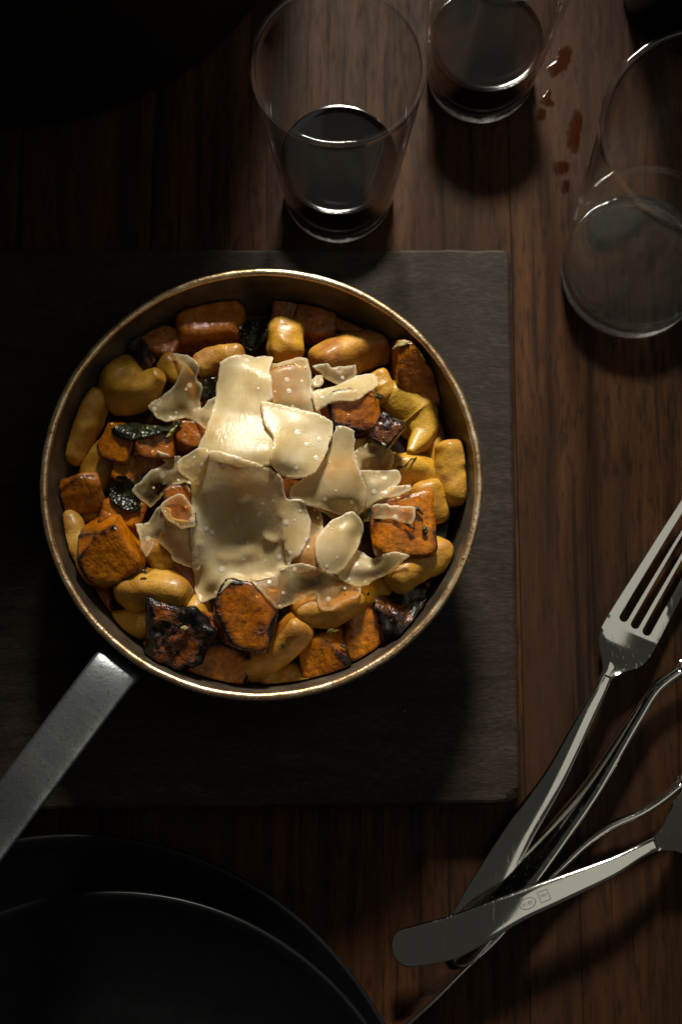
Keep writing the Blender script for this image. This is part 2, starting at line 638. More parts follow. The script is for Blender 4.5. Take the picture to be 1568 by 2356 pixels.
# ------------------------------------------------------------------ table
table = empty('table', (0, .2, -.03))
table['kind'] = 'structure'
SEAM = Pw(1175, 560, 0).x
edges_x = [SEAM + d for d in (-.76, -.57, -.38, -.19, 0, .19, .38, .57)]
for i in range(len(edges_x) - 1):
    x0, x1 = edges_x[i] + .00008, edges_x[i + 1] - .00008
    ww = x1 - x0
    vs = [(x, y, z) for z in (-.03, 0) for y in (-.75, .95) for x in (-ww / 2, ww / 2)]
    vs = [(x, y, z + .015) for x, y, z in vs]
    o = mk('plank', vs, [(0, 1, 3, 2), (4, 6, 7, 5), (0, 4, 5, 1), (2, 3, 7, 6), (0, 2, 6, 4), (1, 5, 7, 3)], 'table', table, smooth=False)
    fix_normals(o)
    o.location = ((x0 + x1) / 2, -.1, .015)
    bevel(o, .0003, 2)

# ------------------------------------------------------------------ serving board
BT = .018
c_tr = Pw(1173, 573, BT)
c_br = Pw(1195, 1848, BT)
c_bl = Pw(0, 1864, BT)
c_tl = Pw(0, 573, BT)
dl = (c_tl - c_tr).normalized()
c_tl = c_tr + dl * .40
c_bl = c_br + (c_bl - c_br).normalized() * .40


def board_mesh():
    corners = [c_tl, c_bl, c_br, c_tr]
    rad = [.004, .004, .003, .004]
    outline = []
    for i in range(4):
        p, a, b = corners[i], corners[i - 1], corners[(i + 1) % 4]
        da, db = (a - p).normalized(), (b - p).normalized()
        r = rad[i]
        for k in range(6):
            t = k / 5
            q = p + da * r * (1 - t) ** 2 + db * r * t ** 2
            outline.append(q)
    pts = []
    for i in range(len(outline)):
        a, b = outline[i], outline[(i + 1) % len(outline)]
        n = max(1, int((b - a).length / .004))
        for k in range(n):
            p = a.lerp(b, k / n)
            pts.append(p)
    cen = sum(pts, Vector()) / len(pts)
    rows = []
    for (ins, z) in ((.0, 0.0), (.0, BT - .0018), (.0005, BT - .0006), (.0018, BT)):
        row = []
        for p in pts:
            jig = noise.noise(p * 130) * .00045 + noise.noise(p * 600) * .0002
            chip = max(0, 1 - (Vector((p.x, p.y, 0)) - Vector((c_br.x - .002, c_br.y + .001, 0))).length / .006) * .0035
            if z < BT - .001:
                chip *= .55
            d = (cen - p)
            d.z = 0
            # move inwards along the axis directions only
            dx = -1 if p.x > cen.x else 1
            dy = -1 if p.y > cen.y else 1
            q = Vector((p.x, p.y, z))
            nearx = min(abs(p.x - c_tr.x), abs(p.x - c_tl.x)) < .006
            neary = min(abs(p.y - c_tr.y), abs(p.y - c_br.y)) < .006
            amt = ins + (jig if z > .001 else 0) + chip
            if nearx:
                q.x += dx * amt
            if neary:
                q.y += dy * amt
            row.append(q)
        rows.append(row)
    vs = [v for r in rows for v in r]
    n = len(pts)
    fs = []
    for j in range(3):
        for i in range(n):
            fs.append((j * n + i, j * n + (i + 1) % n, (j + 1) * n + (i + 1) % n, (j + 1) * n + i))
    fs.append(tuple(range(3 * n, 4 * n)))
    fs.append(tuple(reversed(range(n))))
    return vs, fs, cen


vs, fs, cen = board_mesh()
board = mk('serving_board', vs, fs, 'board', smooth=False, loc=(cen.x, cen.y, 0))
fix_normals(board)
tag(board, 'grey brown stained wooden serving board with chipped corner under the pan', 'board')

# ------------------------------------------------------------------ frying pan
RIMZ = .074
pc = Pw(601, 1099, RIMZ)
PC = Vector((pc.x, pc.y, BT))
RR = Sm(509, RIMZ) * 1.0
pan = empty('frying_pan', (PC.x, PC.y, BT))
tag(pan, 'round carbon steel frying pan full of gnocchi with bronze coloured rim and strap handle', 'frying pan')
hz = RIMZ - BT
RB = RR * .80


def wall_r(z, off=0.0):
    t = min(1, max(0, (z - .0025) / (hz - .0025)))
    return RB + (RR - .0022 - RB) * (t ** .80) + off


prof_in = [(0.0001, .0032)] + [(RB * k / 8, .0032) for k in range(1, 8)] + [(RB - .003, .0034), (RB + .002, .006)]
prof_in += [(wall_r(z), z) for z in np.linspace(.010, hz - .0012, 14)]
vs, fs = lathe(prof_in, 160)
o = mk('inner_wall', vs, fs, 'pan', pan)
prof_out = [(0.0001, 0.0), (RB * .5, 0.0), (RB - .001, 0.0), (RB + .003, .003)] + [(wall_r(z) + .0024, z) for z in np.linspace(.008, hz - .0028, 12)]
vs, fs = lathe(prof_out, 160)
o = mk('outer_wall', vs, fs, 'pan_out', pan)
# rim: rounded lip, slightly uneven
pr = []
for k in range(14):
    a = 2 * pi * k / 14
    pr.append((RR - .0012 + .00185 * cos(a), hz - .0012 + .0016 * sin(a)))
vs, fs = lathe(pr, 260, closed=True)
vs = [Vector(v) for v in vs]
vs = [v + Vector((v.x, v.y, 0)).normalized() * (noise.noise(v * 90) * .00022 + noise.noise(v * 420) * .00012) + Vector((0, 0, noise.noise(v * 200) * .00015)) for v in vs]
o = mk('rim', vs, fs, 'rim', pan)

# strap handle
hdir0 = Vector((PC.x, PC.y, 0))
a_h = Pw(287, 1508, .068)
b_h = Pw(0, 1893, .080)
hd = Vector((b_h.x - a_h.x, b_h.y - a_h.y, 0)).normalized()
hside = Vector((-hd.y, hd.x, 0))
HW = Sm(116, .066) / 2
st = []
base_r = wall_r(.036) + .003
axis_p = lambda d: Vector((a_h.x, a_h.y, 0)) + hd * d
# distance along hd of the outer wall
dw = -((Vector((a_h.x, a_h.y, 0)) - hdir0).length - (RR + .0006)) + .0005
dc = (Vector((a_h.x, a_h.y, 0)) - hdir0).length
sections = [(wall_r(z - BT) + .0042 - dc, z, 1.04) for z in (.034, .044, .054)]
dlast = sections[-1][0]
sections += [(max(dlast + .0012, RR + .0022 - dc), .0625, 1.0)]
dr = sections[-1][0]
sections += [(dr + .003, .0668, .99), (dr + .009, .0695, .97), (dr + .022, .0722, .955), (dr + .047, .0760, .95), (dr + .077, .0805, .95), (dr + .112, .0855, .97), (dr + .152, .0895, 1.05), (dr + .177, .0905, 1.12), (dr + .197, .0895, 1.0), (dr + .209, .0885, .62), (dr + .213, .0882, .25)]
SP = catmull(sections, 90)
vs, fs = [], []
T = .0016
ncs = 14
for i, (d, z, wd) in enumerate(SP):
    j0, j1 = max(0, i - 1), min(len(SP) - 1, i + 1)
    tg = Vector((hd.x * (SP[j1][0] - SP[j0][0]), hd.y * (SP[j1][0] - SP[j0][0]), SP[j1][1] - SP[j0][1])).normalized()
    up = hside.cross(tg)
    if up.z < 0 and abs(up.z) > .05:
        up = -up
    if i and up.dot(pup) < 0:
        up = -up
    pup = up
    cpt = axis_p(d) + Vector((0, 0, z))
    for k in range(ncs):
        a = 2 * pi * k / ncs
        ca, sa = cos(a), sin(a)
        y = math.copysign(abs(ca) ** .35, ca) * HW * wd
        zz = math.copysign(abs(sa) ** .5, sa) * T
        crown = (1 - (y / HW) ** 2) * .0006
        vs.append(cpt + hside * y + up * (zz + crown))
n = len(SP)
for i in range(n - 1):
    for k in range(ncs):
        fs.append((i * ncs + k, i * ncs + (k + 1) % ncs, (i + 1) * ncs + (k + 1) % ncs, (i + 1) * ncs + k))
fs.append(tuple(range(ncs)))
fs.append(tuple(range((n - 1) * ncs, n * ncs)))
o = mk('handle', [v - pan.location for v in vs], fs, 'handle', pan)
fix_normals(o)
# flange plate and rivets on the outside wall
fl_v, fl_f = [], []
ang0 = atan2(hd.y, hd.x)
for i in range(25):
    a = ang0 + (i / 24 - .5) * .62
    for z in (.014, .028, .044):
        for off in (.0026, .0052):
            r = wall_r(z) + off
            fl_v.append((r * cos(a), r * sin(a), z))
for i in range(24):
    q = i * 6
    for j in range(2):
        fl_f.append((q + 2 * j + 1, q + 6 + 2 * j + 1, q + 6 + 2 * j + 3, q + 2 * j + 3))
    fl_f.append((q + 4, q + 5, q + 11, q + 10))
    fl_f.append((q, q + 6, q + 7, q + 1))
o = mk('handle_flange', fl_v, fl_f, 'pan_out', pan)
for da in (-.27, .27):
    a = ang0 + da
    vs, fs = lathe([(.0045 * cos(t), .0022 * sin(t)) for t in np.linspace(0, pi / 2 - .01, 7)], 18)
    o = mk('rivet', vs, fs, 'copper', pan)
    r = wall_r(.030) + .0052
    o.location = (r * cos(a), r * sin(a), .030)
    o.rotation_euler = Vector((cos(a), sin(a), -.25)).to_track_quat('Z', 'Y').to_euler()

# sauce in the pan
vs, fs = [], []
nr, na = 22, 96
zs = .024
for i in range(nr + 1):
    r = wall_r(zs) * i / nr if i else .0002
    for k in range(na):
        a = 2 * pi * k / na
        x, y = r * cos(a), r * sin(a)
        vs.append((x, y, zs + noise.noise(Vector((x, y, 0)) * 120) * .0012))
for i in range(nr):
    for k in range(na):
        fs.append((i * na + k, i * na + (k + 1) % na, (i + 1) * na + (k + 1) % na, (i + 1) * na + k))
sauce = mk('butter_sauce', vs, fs, 'sauce')
sauce.location = PC
tag(sauce, 'dark brown butter sauce pooled under the gnocchi in the pan', 'sauce', kind='stuff')
FOOD = []      # objects the cheese is draped over


def press(o):
    """keep a piece of food inside the pan: it flattens against the wall"""
    bpy.context.view_layer.update()
    mw = o.matrix_world.copy()
    mi = mw.inverted()
    for vt in o.data.vertices:
        p = mw @ vt.co
        zl = p.z - BT
        lim = wall_r(min(max(zl, .004), hz - .002)) - .0012 - (.0015 if zl > hz - .006 else 0)
        d = Vector((p.x - PC.x, p.y - PC.y))
        if d.length > lim:
            d = d.normalized() * lim
            vt.co = mi @ Vector((PC.x + d.x, PC.y + d.y, max(p.z, BT + .005)))
        elif zl < .005:
            vt.co = mi @ Vector((p.x, p.y, BT + .005))
    o.data.update()



def zheap(u, v):
    ry = 420 if v < 1040 else 490
    d = min(1.0, sqrt(((u - 600) / 500) ** 2 + ((v - 1040) / ry) ** 2))
    t = min(1.0, max(0.0, (v - 850) / 600))
    return .0505 + .0085 * t * t * (3 - 2 * t) + (.034 - .003 * t) * (1 - d * d)


def outw(u, v):
    """pieces near the wall lie right against it"""
    r2 = ((u - 601) ** 2 + (v - 1106) ** 2) / 450 ** 2
    f = 1 + .035 * min(1.2, r2)
    return 601 + (u - 601) * f, 1106 + (v - 1106) * f


# ------------------------------------------------------------------ gnocchi
def gnocco(spine, radii, dz, label, seed, brown=0.2, tint=(1, 1, 1)):
    pts = []
    rs = radii if isinstance(radii, (list, tuple)) else [radii] * len(spine)
    for (u, v), r in zip(spine, rs):
        u, v = outw(u, v)
        zt = zheap(u, v) + dz
        rm = Sm(r * 1.07, zt)
        p = Pw(u, v, zt - rm)
        pts.append((p.x, p.y, p.z, rm))
    p0, p1 = np.array(pts[0]), np.array(pts[-1])
    n = 22
    S = catmull(pts, n)
    # arc length
    seg = np.linalg.norm(np.diff(S[:, :3], axis=0), axis=1)
    L_ = seg.sum()
    vs, fs = [], []
    ns = 26
    # stations incl. round ends
    stations = []
    r0, r1 = S[0][3], S[-1][3]
    t0 = Vector(S[0][:3] - S[1][:3]).normalized()
    t1 = Vector(S[-1][:3] - S[-2][:3]).normalized()
    for k in range(1, 8):
        a = pi / 2 * (1 - k / 8)
        stations.append((Vector(S[0][:3]) + t0 * r0 * .72 * sin(a), r0 * cos(a) ** .55))
    for s in S:
        stations.append((Vector(s[:3]), s[3]))
    for k in range(7, 0, -1):
        a = pi / 2 * (1 - k / 8)
        stations.append((Vector(S[-1][:3]) + t1 * r1 * .72 * sin(a), r1 * cos(a) ** .55))
    sd = Vector((seed * 3.17, seed * 1.31, seed * .77))
    ref = Vector((0, 0, 1))
    cen = Vector(S[n // 2][:3])
    br = []
    for i, (c, r) in enumerate(stations):
        a, b = stations[max(0, i - 1)][0], stations[min(len(stations) - 1, i + 1)][0]
        tg = (b - a).normalized()
        sx = tg.cross(ref).normalized()
        sy = sx.cross(tg).normalized()
        for k in range(ns):
            an = 2 * pi * k / ns
            d = sx * cos(an) + sy * sin(an)
            sq_ = (abs(cos(an + seed)) ** 2.8 + abs(sin(an + seed)) ** 2.8) ** (-1 / 2.8)
            p = c + d * r * sq_
            lo = noise.noise(p * 70 + sd) * .0013
            mi = noise.noise(p * 170 + sd) * .0009
            hi = noise.noise(p * 520 + sd) * .00018
            dent = -max(0, noise.noise(p * 110 - sd) - .32) * .003
            f = min(1, r / .004)
            p = p + d * (lo + mi + hi + dent) * f
            vs.append(p)
            b_ = max(0, noise.noise(p * 85 + sd * 2) + .15 + (d.z - .2) * .5)
            br.append(min(1.0, b_ * brown * 2.6))
    m_ = len(stations)
    for i in range(m_ - 1):
        for k in range(ns):
            fs.append((i * ns + k, i * ns + (k + 1) % ns, (i + 1) * ns + (k + 1) % ns, (i + 1) * ns + k))
    fs.append(tuple(range(ns)))
    fs.append(tuple(range((m_ - 1) * ns, m_ * ns)))
    o = mk('gnocchi', vs, fs, 'gnocchi', loc=cen)
    at = o.data.attributes.new('brown', 'FLOAT', 'POINT')
    at.data.foreach_set('value', br)
    bm = bmesh.new(); bm.from_mesh(o.data); bmesh.ops.recalc_face_normals(bm, faces=bm.faces); bm.to_mesh(o.data); bm.free()
    o.color = (*tint, 1)
    press(o)
    tag(o, label, 'gnocchi', 'gnocchi in the frying pan')
    FOOD.append(o)
    return o


GN = [
    ([(268, 855), (293, 897), (332, 900), (368, 872)], [46, 55, 42, 17], 0, 'large bent gnocchi with a small ear, beside blackened squash skin', .1, (.95, .92, .8)),
    ([(228, 927), (205, 985), (177, 1048)], [38, 38, 29], .001, 'cylinder gnocchi pressed against the pan wall beside the large bent gnocchi', .35, (1, .95, .9)),
    ([(470, 842), (500, 830), (545, 824)], [30, 30, 26], .002, 'small tan gnocchi tucked behind the tallest edge of the cheese', .5, (1, .95, .95)),
    ([(272, 1030), (242, 1075), (222, 1112)], [34, 36, 30], -.007, 'pale gnocchi under the browned squash cube near the long sage leaf', .1, (1, .95, .85)),
    ([(392, 848), (425, 870)], [28, 26], -.007, 'gnocchi end showing between dark squash and the winged cheese shaving', .1, (.95, .9, .8)),
    ([(653, 772), (655, 812)], [41, 40], -.007, 'squat yellow gnocchi beside the crisp sage leaf at the shaded wall', .15, (1, .95, .8)),
    ([(748, 838), (800, 818), (858, 806)], [42, 47, 40], -.005, 'long plump gnocchi with brown toasted patch near the tumbler of wine', .6, (1, .92, .85)),
    ([(895, 915), (945, 962), (962, 1005), (938, 1040)], [36, 50, 30, 10], -.006, 'greenish yellow gnocchi with pointed tail under the tall charred squash', .05, (.92, .95, .75)),
    ([(1022, 1040), (1028, 1090), (1034, 1138)], [34, 38, 36], .006, 'brightly lit upright gnocchi leaning on the wall nearest the water glass', .5, (1, 1, 1)),
    ([(905, 1078), (950, 1085), (985, 1105)], [36, 38, 30], -.007, 'olive yellow gnocchi half hidden behind the curled cheese wing', .05, (.95, .95, .75)),
    ([(168, 1203), (190, 1255), (225, 1312)], [36, 38, 34], .003, 'long pale gnocchi between the pan wall and the squared squash cube', .3, (1, 1, 1)),
    ([(312, 1345), (368, 1350), (415, 1362)], [46, 43, 34], .002, 'wide gnocchi with bright toasted top below the ragged cheese shaving', .3, (1, .97, .9)),
    ([(285, 1430), (330, 1425), (368, 1420)], [33, 36, 30], -.001, 'rough ended gnocchi lying next to the burnt squash lump', .1, (1, .97, .8)),
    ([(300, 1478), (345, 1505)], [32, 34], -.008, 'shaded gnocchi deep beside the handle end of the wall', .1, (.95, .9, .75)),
    ([(405, 1412), (455, 1400)], [36, 38], -.003, 'yellow gnocchi peeking out behind the burnt squash lump', .1, (1, .95, .8)),
    ([(352, 1262), (385, 1290)], [28, 30], -.006, 'gnocchi beneath the ragged cheese shaving beside the squared squash', .1, (.95, .9, .8)),
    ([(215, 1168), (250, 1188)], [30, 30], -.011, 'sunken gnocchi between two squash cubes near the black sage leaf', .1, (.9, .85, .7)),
    ([(580, 1520), (630, 1485), (684, 1440)], [38, 38, 37], .003, 'long smooth gnocchi with browned tip lying diagonally beside bubbly squash', .45, (1, .93, .85)),
    ([(620, 1556), (665, 1550), (705, 1556)], [32, 36, 28], -.001, 'pitted gnocchi touching the rim side opposite the wine glasses', .15, (1, .97, .8)),
    ([(695, 1395), (750, 1390), (805, 1372)], [36, 44, 40], -.001, 'gnocchi half covered by the lowest translucent cheese flap', .2, (1, .92, .8)),
    ([(905, 1325), (955, 1295), (1000, 1268)], [32, 33, 36], .005, 'bone shaped gnocchi with bright cracked end beside pointed cheese tail', .25, (1, 1, .95)),
    ([(975, 1130), (987, 1180)], [36, 34], .001, 'gnocchi standing beside the brightly lit upright one', .2, (1, .97, .85)),
    ([(850, 1372), (868, 1348)], [36, 34], -.006, 'small greenish gnocchi between cheese tail and shrivelled dark squash', .05, (.95, .95, .75)),
    ([(800, 1535), (832, 1522)], [28, 28], -.007, 'gnocchi end down between the last squash cubes by the rim', .1, (.95, .9, .75)),
    ([(862, 880), (882, 912)], [26, 28], -.006, 'gnocchi end below the tip of the white cheese strip', .1, (1, .95, .8)),
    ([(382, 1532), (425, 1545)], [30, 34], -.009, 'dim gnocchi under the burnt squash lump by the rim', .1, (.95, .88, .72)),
    ([(455, 905), (500, 890)], [30, 30], -.009, 'gnocchi beneath the small dark sage leaf', .2, (1, .95, .85)),
    ([(395, 1235), (435, 1250)], [30, 32], -.008, 'gnocchi in the hollow beneath the glassy cheese film', .2, (1, .95, .85)),
    ([(985, 1030), (1000, 1070)], [28, 30], -.010, 'gnocchi low behind the upright one nearest the water glass', .2, (1, .95, .85)),
    ([(560, 905), (610, 940)], [40, 40], -.004, 'gnocchi under the top cheese sheet', .2, (1, .95, .85)),
    ([(640, 1040), (700, 1010)], [42, 40], -.004, 'gnocchi under the fan shaped cheese shaving', .2, (1, .95, .85)),
    ([(520, 1110), (570, 1150)], [42, 42], -.004, 'gnocchi under the upper half of the biggest cheese slab', .2, (1, .95, .85)),
    ([(520, 1270), (600, 1265)], [40, 42], -.012, 'gnocchi under the lower half of the biggest cheese slab', .2, (1, .95, .85)),
    ([(730, 1110), (790, 1090)], [40, 42], -.004, 'gnocchi under the tall ivory cheese piece', .2, (1, .95, .85)),
    ([(700, 1290), (760, 1250)], [40, 40], -.004, 'gnocchi under the oval cheese flake', .2, (1, .95, .85)),
]
for i, (sp, r, dz, lab, br, tint) in enumerate(GN):
    gnocco(sp, r, dz, lab, i + 1, br, tint)


# ------------------------------------------------------------------ squash
def squash(u, v, wd, ht, rot, dz, char, label, seed, tilt=(0, 0), deep=None, tint=(1, 1, 1), rough=1.0, pw=6.0):
    u, v = outw(u, v)
    zt = zheap(u, v) + dz
    sx, sy = Sm(wd * 1.14, zt) / 2, Sm(ht * 1.14, zt) / 2
    sz = deep if deep else min(sx, sy) * .95
    c = Pw(u, v, zt - sz)
    n = 18
    idx = {}
    vs, fs, ed = [], [], []
    sd = Vector((seed * 2.3 + 5, seed * 1.7, seed * .91))
    rg = random.Random(seed * 13 + 1)
    # knife-cut chunk: jittered box planes plus a few random cuts
    planes = []
    for ax in range(3):
        for sg in (-1, 1):
            nn = Vector([rg.uniform(-.16, .16) for _ in range(3)])
            nn[ax] = sg
            planes.append((nn.normalized(), rg.uniform(.90, 1.04)))
    for _ in range(3):
        nn = Vector([rg.uniform(-1, 1) for _ in range(3)]).normalized()
        planes.append((nn, rg.uniform(1.10, 1.32)))
    pe = pw * 3.2

    def vert(p):
        k = tuple(round(x, 4) for x in p)
        if k in idx:
            return idx[k]
        dirn = Vector(p).normalized()
        tm = sorted((max(0.0, nn.dot(dirn) / hh) for nn, hh in planes), reverse=True)
        r = sum(t ** pe for t in tm) ** (-1 / pe)
        e = tm[1] / tm[0]
        q = dirn * min(r, 1.55)
        w_ = Vector((q.x * sx, q.y * sy, q.z * sz))
        s = (sx + sy) / 2
        d = noise.noise(w_ * 70 + sd) * .09 * s * min(1, rough * rough) + noise.noise(w_ * 180 + sd) * .055 * s * rough + noise.noise(w_ * 450 + sd) * .03 * s * rough * (.4 + e)
        if rough > 1.2:
            d += (abs(noise.noise(w_ * 130 - sd)) * .40 + abs(noise.noise(w_ * 330 + sd)) * .16 - .09) * s * (.5 + e * .5)
        w_ += dirn * d
        es = max(0, (e - .72) / .28)
        up = dirn.z
        cv = char * (.10 + 1.0 * es * es * (.5 + 1.0 * noise.noise(w_ * 60 - sd)) + .40 * max(0, noise.noise(w_ * 80 + sd * 3)) + .12 * up)
        if char >= .95:
            cv += .22 * max(0, up + .3)
        idx[k] = len(vs)
        vs.append(w_)
        ed.append(cv)
        return idx[k]

    g = [math.tan((i / n * 2 - 1) * pi / 4) for i in range(n + 1)]
    for ax in range(3):
        for sg in (-1, 1):
            for i in range(n):
                for j in range(n):
                    quad = []
                    for (di, dj) in ((0, 0), (1, 0), (1, 1), (0, 1)):
                        p = [0, 0, 0]
                        p[ax] = sg
                        p[(ax + 1) % 3] = g[i + di]
                        p[(ax + 2) % 3] = g[j + dj]
                        quad.append(vert(p))
                    fs.append(tuple(quad if sg > 0 else quad[::-1]))
    o = mk('squash_cube', vs, fs, 'squash')
    at = o.data.attributes.new('char', 'FLOAT', 'POINT')
    at.data.foreach_set('value', ed)
    o.location = c
    o.rotation_euler = (radians(tilt[0]), radians(tilt[1]), radians(-rot))
    o.color = (*tint, 1)
    press(o)
    tag(o, label, 'squash cube', 'roasted squash cubes in the frying pan')
    FOOD.append(o)
    return o


SQ = [  # tint holds roast colour, plus shade painted into sunken and shaded pieces
    (487, 748, 148, 128, -12, -.006, .30, 'biggest dark orange squash block next to the crisp sage leaf', (-12, 5), (.85, .8, .8), 1, 5),
    (372, 803, 100, 76, 25, -.006, .55, 'squash piece with black skin beside the large bent gnocchi', (-15, -10), (.8, .75, .75), 1, 5),
    (330, 815, 34, 85, -35, -.003, 1.3, 'strip of blackened squash skin behind the large bent gnocchi', (0, 0), (.4, .3, .3), 1.4, 4),
    (290, 1022, 76, 72, 25, .001, .75, 'bright orange squash corner under the long sage leaf', (15, -10), (1, 1, 1), .8, 9),
    (362, 1022, 78, 70, 5, -.001, .85, 'charred squash beside the bright orange corner, below the long sage leaf', (10, 5), (.8, .75, .7), 1.1, 6),
    (445, 1005, 74, 62, 0, -.008, .5, 'shaded brown squash in the gap under the winged cheese shaving', (0, 0), (.7, .6, .6), 1, 5),
    (947, 868, 96, 136, -4, .005, .85, 'tall squash block with burnt crown beside the pan wall', (28, 4), (1, 1, 1), .8, 9),
    (806, 955, 118, 98, -6, .001, .85, 'burnt edged squash slab beneath the white cheese strip', (8, 6), (.9, .8, .75), 1.1, 6),
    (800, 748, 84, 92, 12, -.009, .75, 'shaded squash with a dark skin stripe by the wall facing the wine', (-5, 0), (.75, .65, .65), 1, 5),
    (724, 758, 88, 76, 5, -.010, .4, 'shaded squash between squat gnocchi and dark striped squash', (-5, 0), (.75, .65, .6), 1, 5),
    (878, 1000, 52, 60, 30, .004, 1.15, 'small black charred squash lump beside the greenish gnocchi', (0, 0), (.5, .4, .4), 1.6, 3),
    (1008, 985, 70, 86, 15, -.011, .5, 'shaded squash low down behind the brightly lit gnocchi', (0, 10), (.6, .5, .5), 1, 5),
    (187, 1138, 114, 72, -14, .001, .55, 'wet orange squash wedge against the wall beside the long pale gnocchi', (20, -8), (1, .95, .9), 1.1, 5),
    (268, 1258, 112, 108, -24, .006, .62, 'sharp squared squash cube with two glossy orange faces', (24, -16), (1, 1, 1), .5, 10),
    (412, 1325, 86, 84, 0, -.011, .2, 'soft plain squash block tucked under the biggest cheese slab', (5, 5), (.9, .95, 1), 1, 6),
    (416, 1452, 132, 118, 12, .007, 1.0, 'burnt squash lump with ragged black crust beside the rim', (10, 0), (1, .85, .8), 1.5, 4),
    (512, 1512, 130, 108, 22, .003, .68, 'bright orange squash block between burnt lump and long gnocchi', (14, 8), (1, 1, 1), .8, 7),
    (574, 1410, 122, 134, 18, .003, .85, 'brown glazed squash with foam bubbles under the biggest cheese slab', (6, -5), (.85, .75, .65), 1, 5),
    (231, 1385, 88, 84, 0, -.005, .45, 'sunken shaded brown squash by the wall near the handle', (0, -10), (.6, .5, .45), 1, 4),
    (418, 1168, 74, 84, 0, -.003, .8, 'shaded glossy squash in the hollow beside the biggest cheese slab', (0, 0), (.65, .5, .45), 1, 4),
    (325, 1082, 96, 84, 10, -.006, .5, 'amber squash under the melting cheese shaving', (0, 0), (.9, .9, .9), 1, 6),
    (290, 1182, 84, 70, 15, -.006, .55, 'squash between black sage leaf and squared cube', (0, 0), (.9, .85, .8), 1, 5),
    (917, 1207, 136, 128, -6, .003, .6, 'broad orange squash flecked with thyme beneath the cheese strip', (10, 6), (1, 1, 1), .9, 7),
    (748, 1506, 102, 118, -12, .002, .65, 'glossy squash block with charred lower edge by the rim', (12, -4), (1, .95, .9), .8, 8),
    (828, 1450, 92, 112, 8, -.001, .42, 'amber squash beside the glossy block with charred edge', (8, 4), (1, 1, .95), 1, 5),
    (908, 1408, 118, 124, -30, .002, .95, 'shrivelled dark squash with charred folds by the rim', (-8, 12), (.85, .7, .65), 1.5, 4),
    (978, 1372, 84, 72, 0, -.008, .6, 'shaded squash sunk under the bone shaped gnocchi', (0, 10), (.6, .5, .45), 1, 5),
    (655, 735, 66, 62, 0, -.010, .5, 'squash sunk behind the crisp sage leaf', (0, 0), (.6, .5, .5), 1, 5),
    (625, 1140, 96, 90, 15, -.008, .3, 'squash under the biggest cheese slab', (0, 0), (1, 1, 1), 1, 5),
    (655, 1200, 96, 90, -15, -.010, .3, 'squash under the rounded lobe of the biggest cheese slab', (0, 0), (1, 1, 1), 1, 5),
    (540, 1010, 90, 84, 10, -.005, .3, 'squash under the top cheese sheet', (0, 0), (1, 1, 1), 1, 5),
    (660, 900, 88, 84, 0, -.005, .6, 'squash showing reddish through the top cheese sheet', (0, 0), (1, .7, .6), 1, 5),
    (620, 1330, 84, 80, 0, -.014, .3, 'squash under the lowest translucent cheese flap', (0, 0), (1, 1, 1), 1, 5),
]
for i, (u, v, wd, ht, rot, dz, ch, lab, tl, tint, rg, pw) in enumerate(SQ):
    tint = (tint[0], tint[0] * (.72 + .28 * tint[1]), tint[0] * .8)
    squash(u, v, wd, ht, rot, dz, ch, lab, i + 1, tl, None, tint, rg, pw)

# ------------------------------------------------------------------ height map of the heap
GR = .0012
GX0, GY0 = PC.x - .105, PC.y - .105
GNX = int(.21 / GR)
HM = np.full((GNX, GNX), PC.z + zs)
bpy.context.view_layer.update()


def bvh_world(o):
    mw = o.matrix_world
    vs = [mw @ v.co for v in o.data.vertices]
    fs = [tuple(p.vertices) for p in o.data.polygons]
    return BVHTree.FromPolygons(vs, fs), vs


def raise_map(o):
    bv, vs = bvh_world(o)
    xs = [v.x for v in vs]
    ys = [v.y for v in vs]
    i0, i1 = int((min(xs) - GX0) / GR), int((max(xs) - GX0) / GR) + 1
    j0, j1 = int((min(ys) - GY0) / GR), int((max(ys) - GY0) / GR) + 1
    for i in range(max(0, i0), min(GNX, i1 + 1)):
        for j in range(max(0, j0), min(GNX, j1 + 1)):
            h = bv.ray_cast(Vector((GX0 + i * GR, GY0 + j * GR, .3)), Vector((0, 0, -1)))
            if h[0] is not None and h[0].z > HM[i, j]:
                HM[i, j] = h[0].z


for o in FOOD:
    raise_map(o)


def blur(a, s):
    r = max(1, int(s * 2.5))
    k = np.exp(-.5 * (np.arange(-r, r + 1) / s) ** 2)
    k /= k.sum()
    p = np.pad(a, r, mode='edge')
    p = np.apply_along_axis(lambda m: np.convolve(m, k, mode='valid'), 0, p)
    p = np.apply_along_axis(lambda m: np.convolve(m, k, mode='valid'), 1, p)
    return p


def sample(a, x, y):
    fx, fy = (x - GX0) / GR, (y - GY0) / GR
    i, j = int(min(max(fx, 0), GNX - 2)), int(min(max(fy, 0), GNX - 2))
    tx, ty = min(max(fx - i, 0), 1), min(max(fy - j, 0), 1)
    return (a[i, j] * (1 - tx) * (1 - ty) + a[i + 1, j] * tx * (1 - ty) + a[i, j + 1] * (1 - tx) * ty + a[i + 1, j + 1] * tx * ty)


def maxf(a, r):
    b = a.copy()
    for di in range(-r, r + 1):
        for dj in range(-r, r + 1):
            if di * di + dj * dj <= r * r:
                b = np.maximum(b, np.roll(np.roll(a, di, 0), dj, 1))
    return b


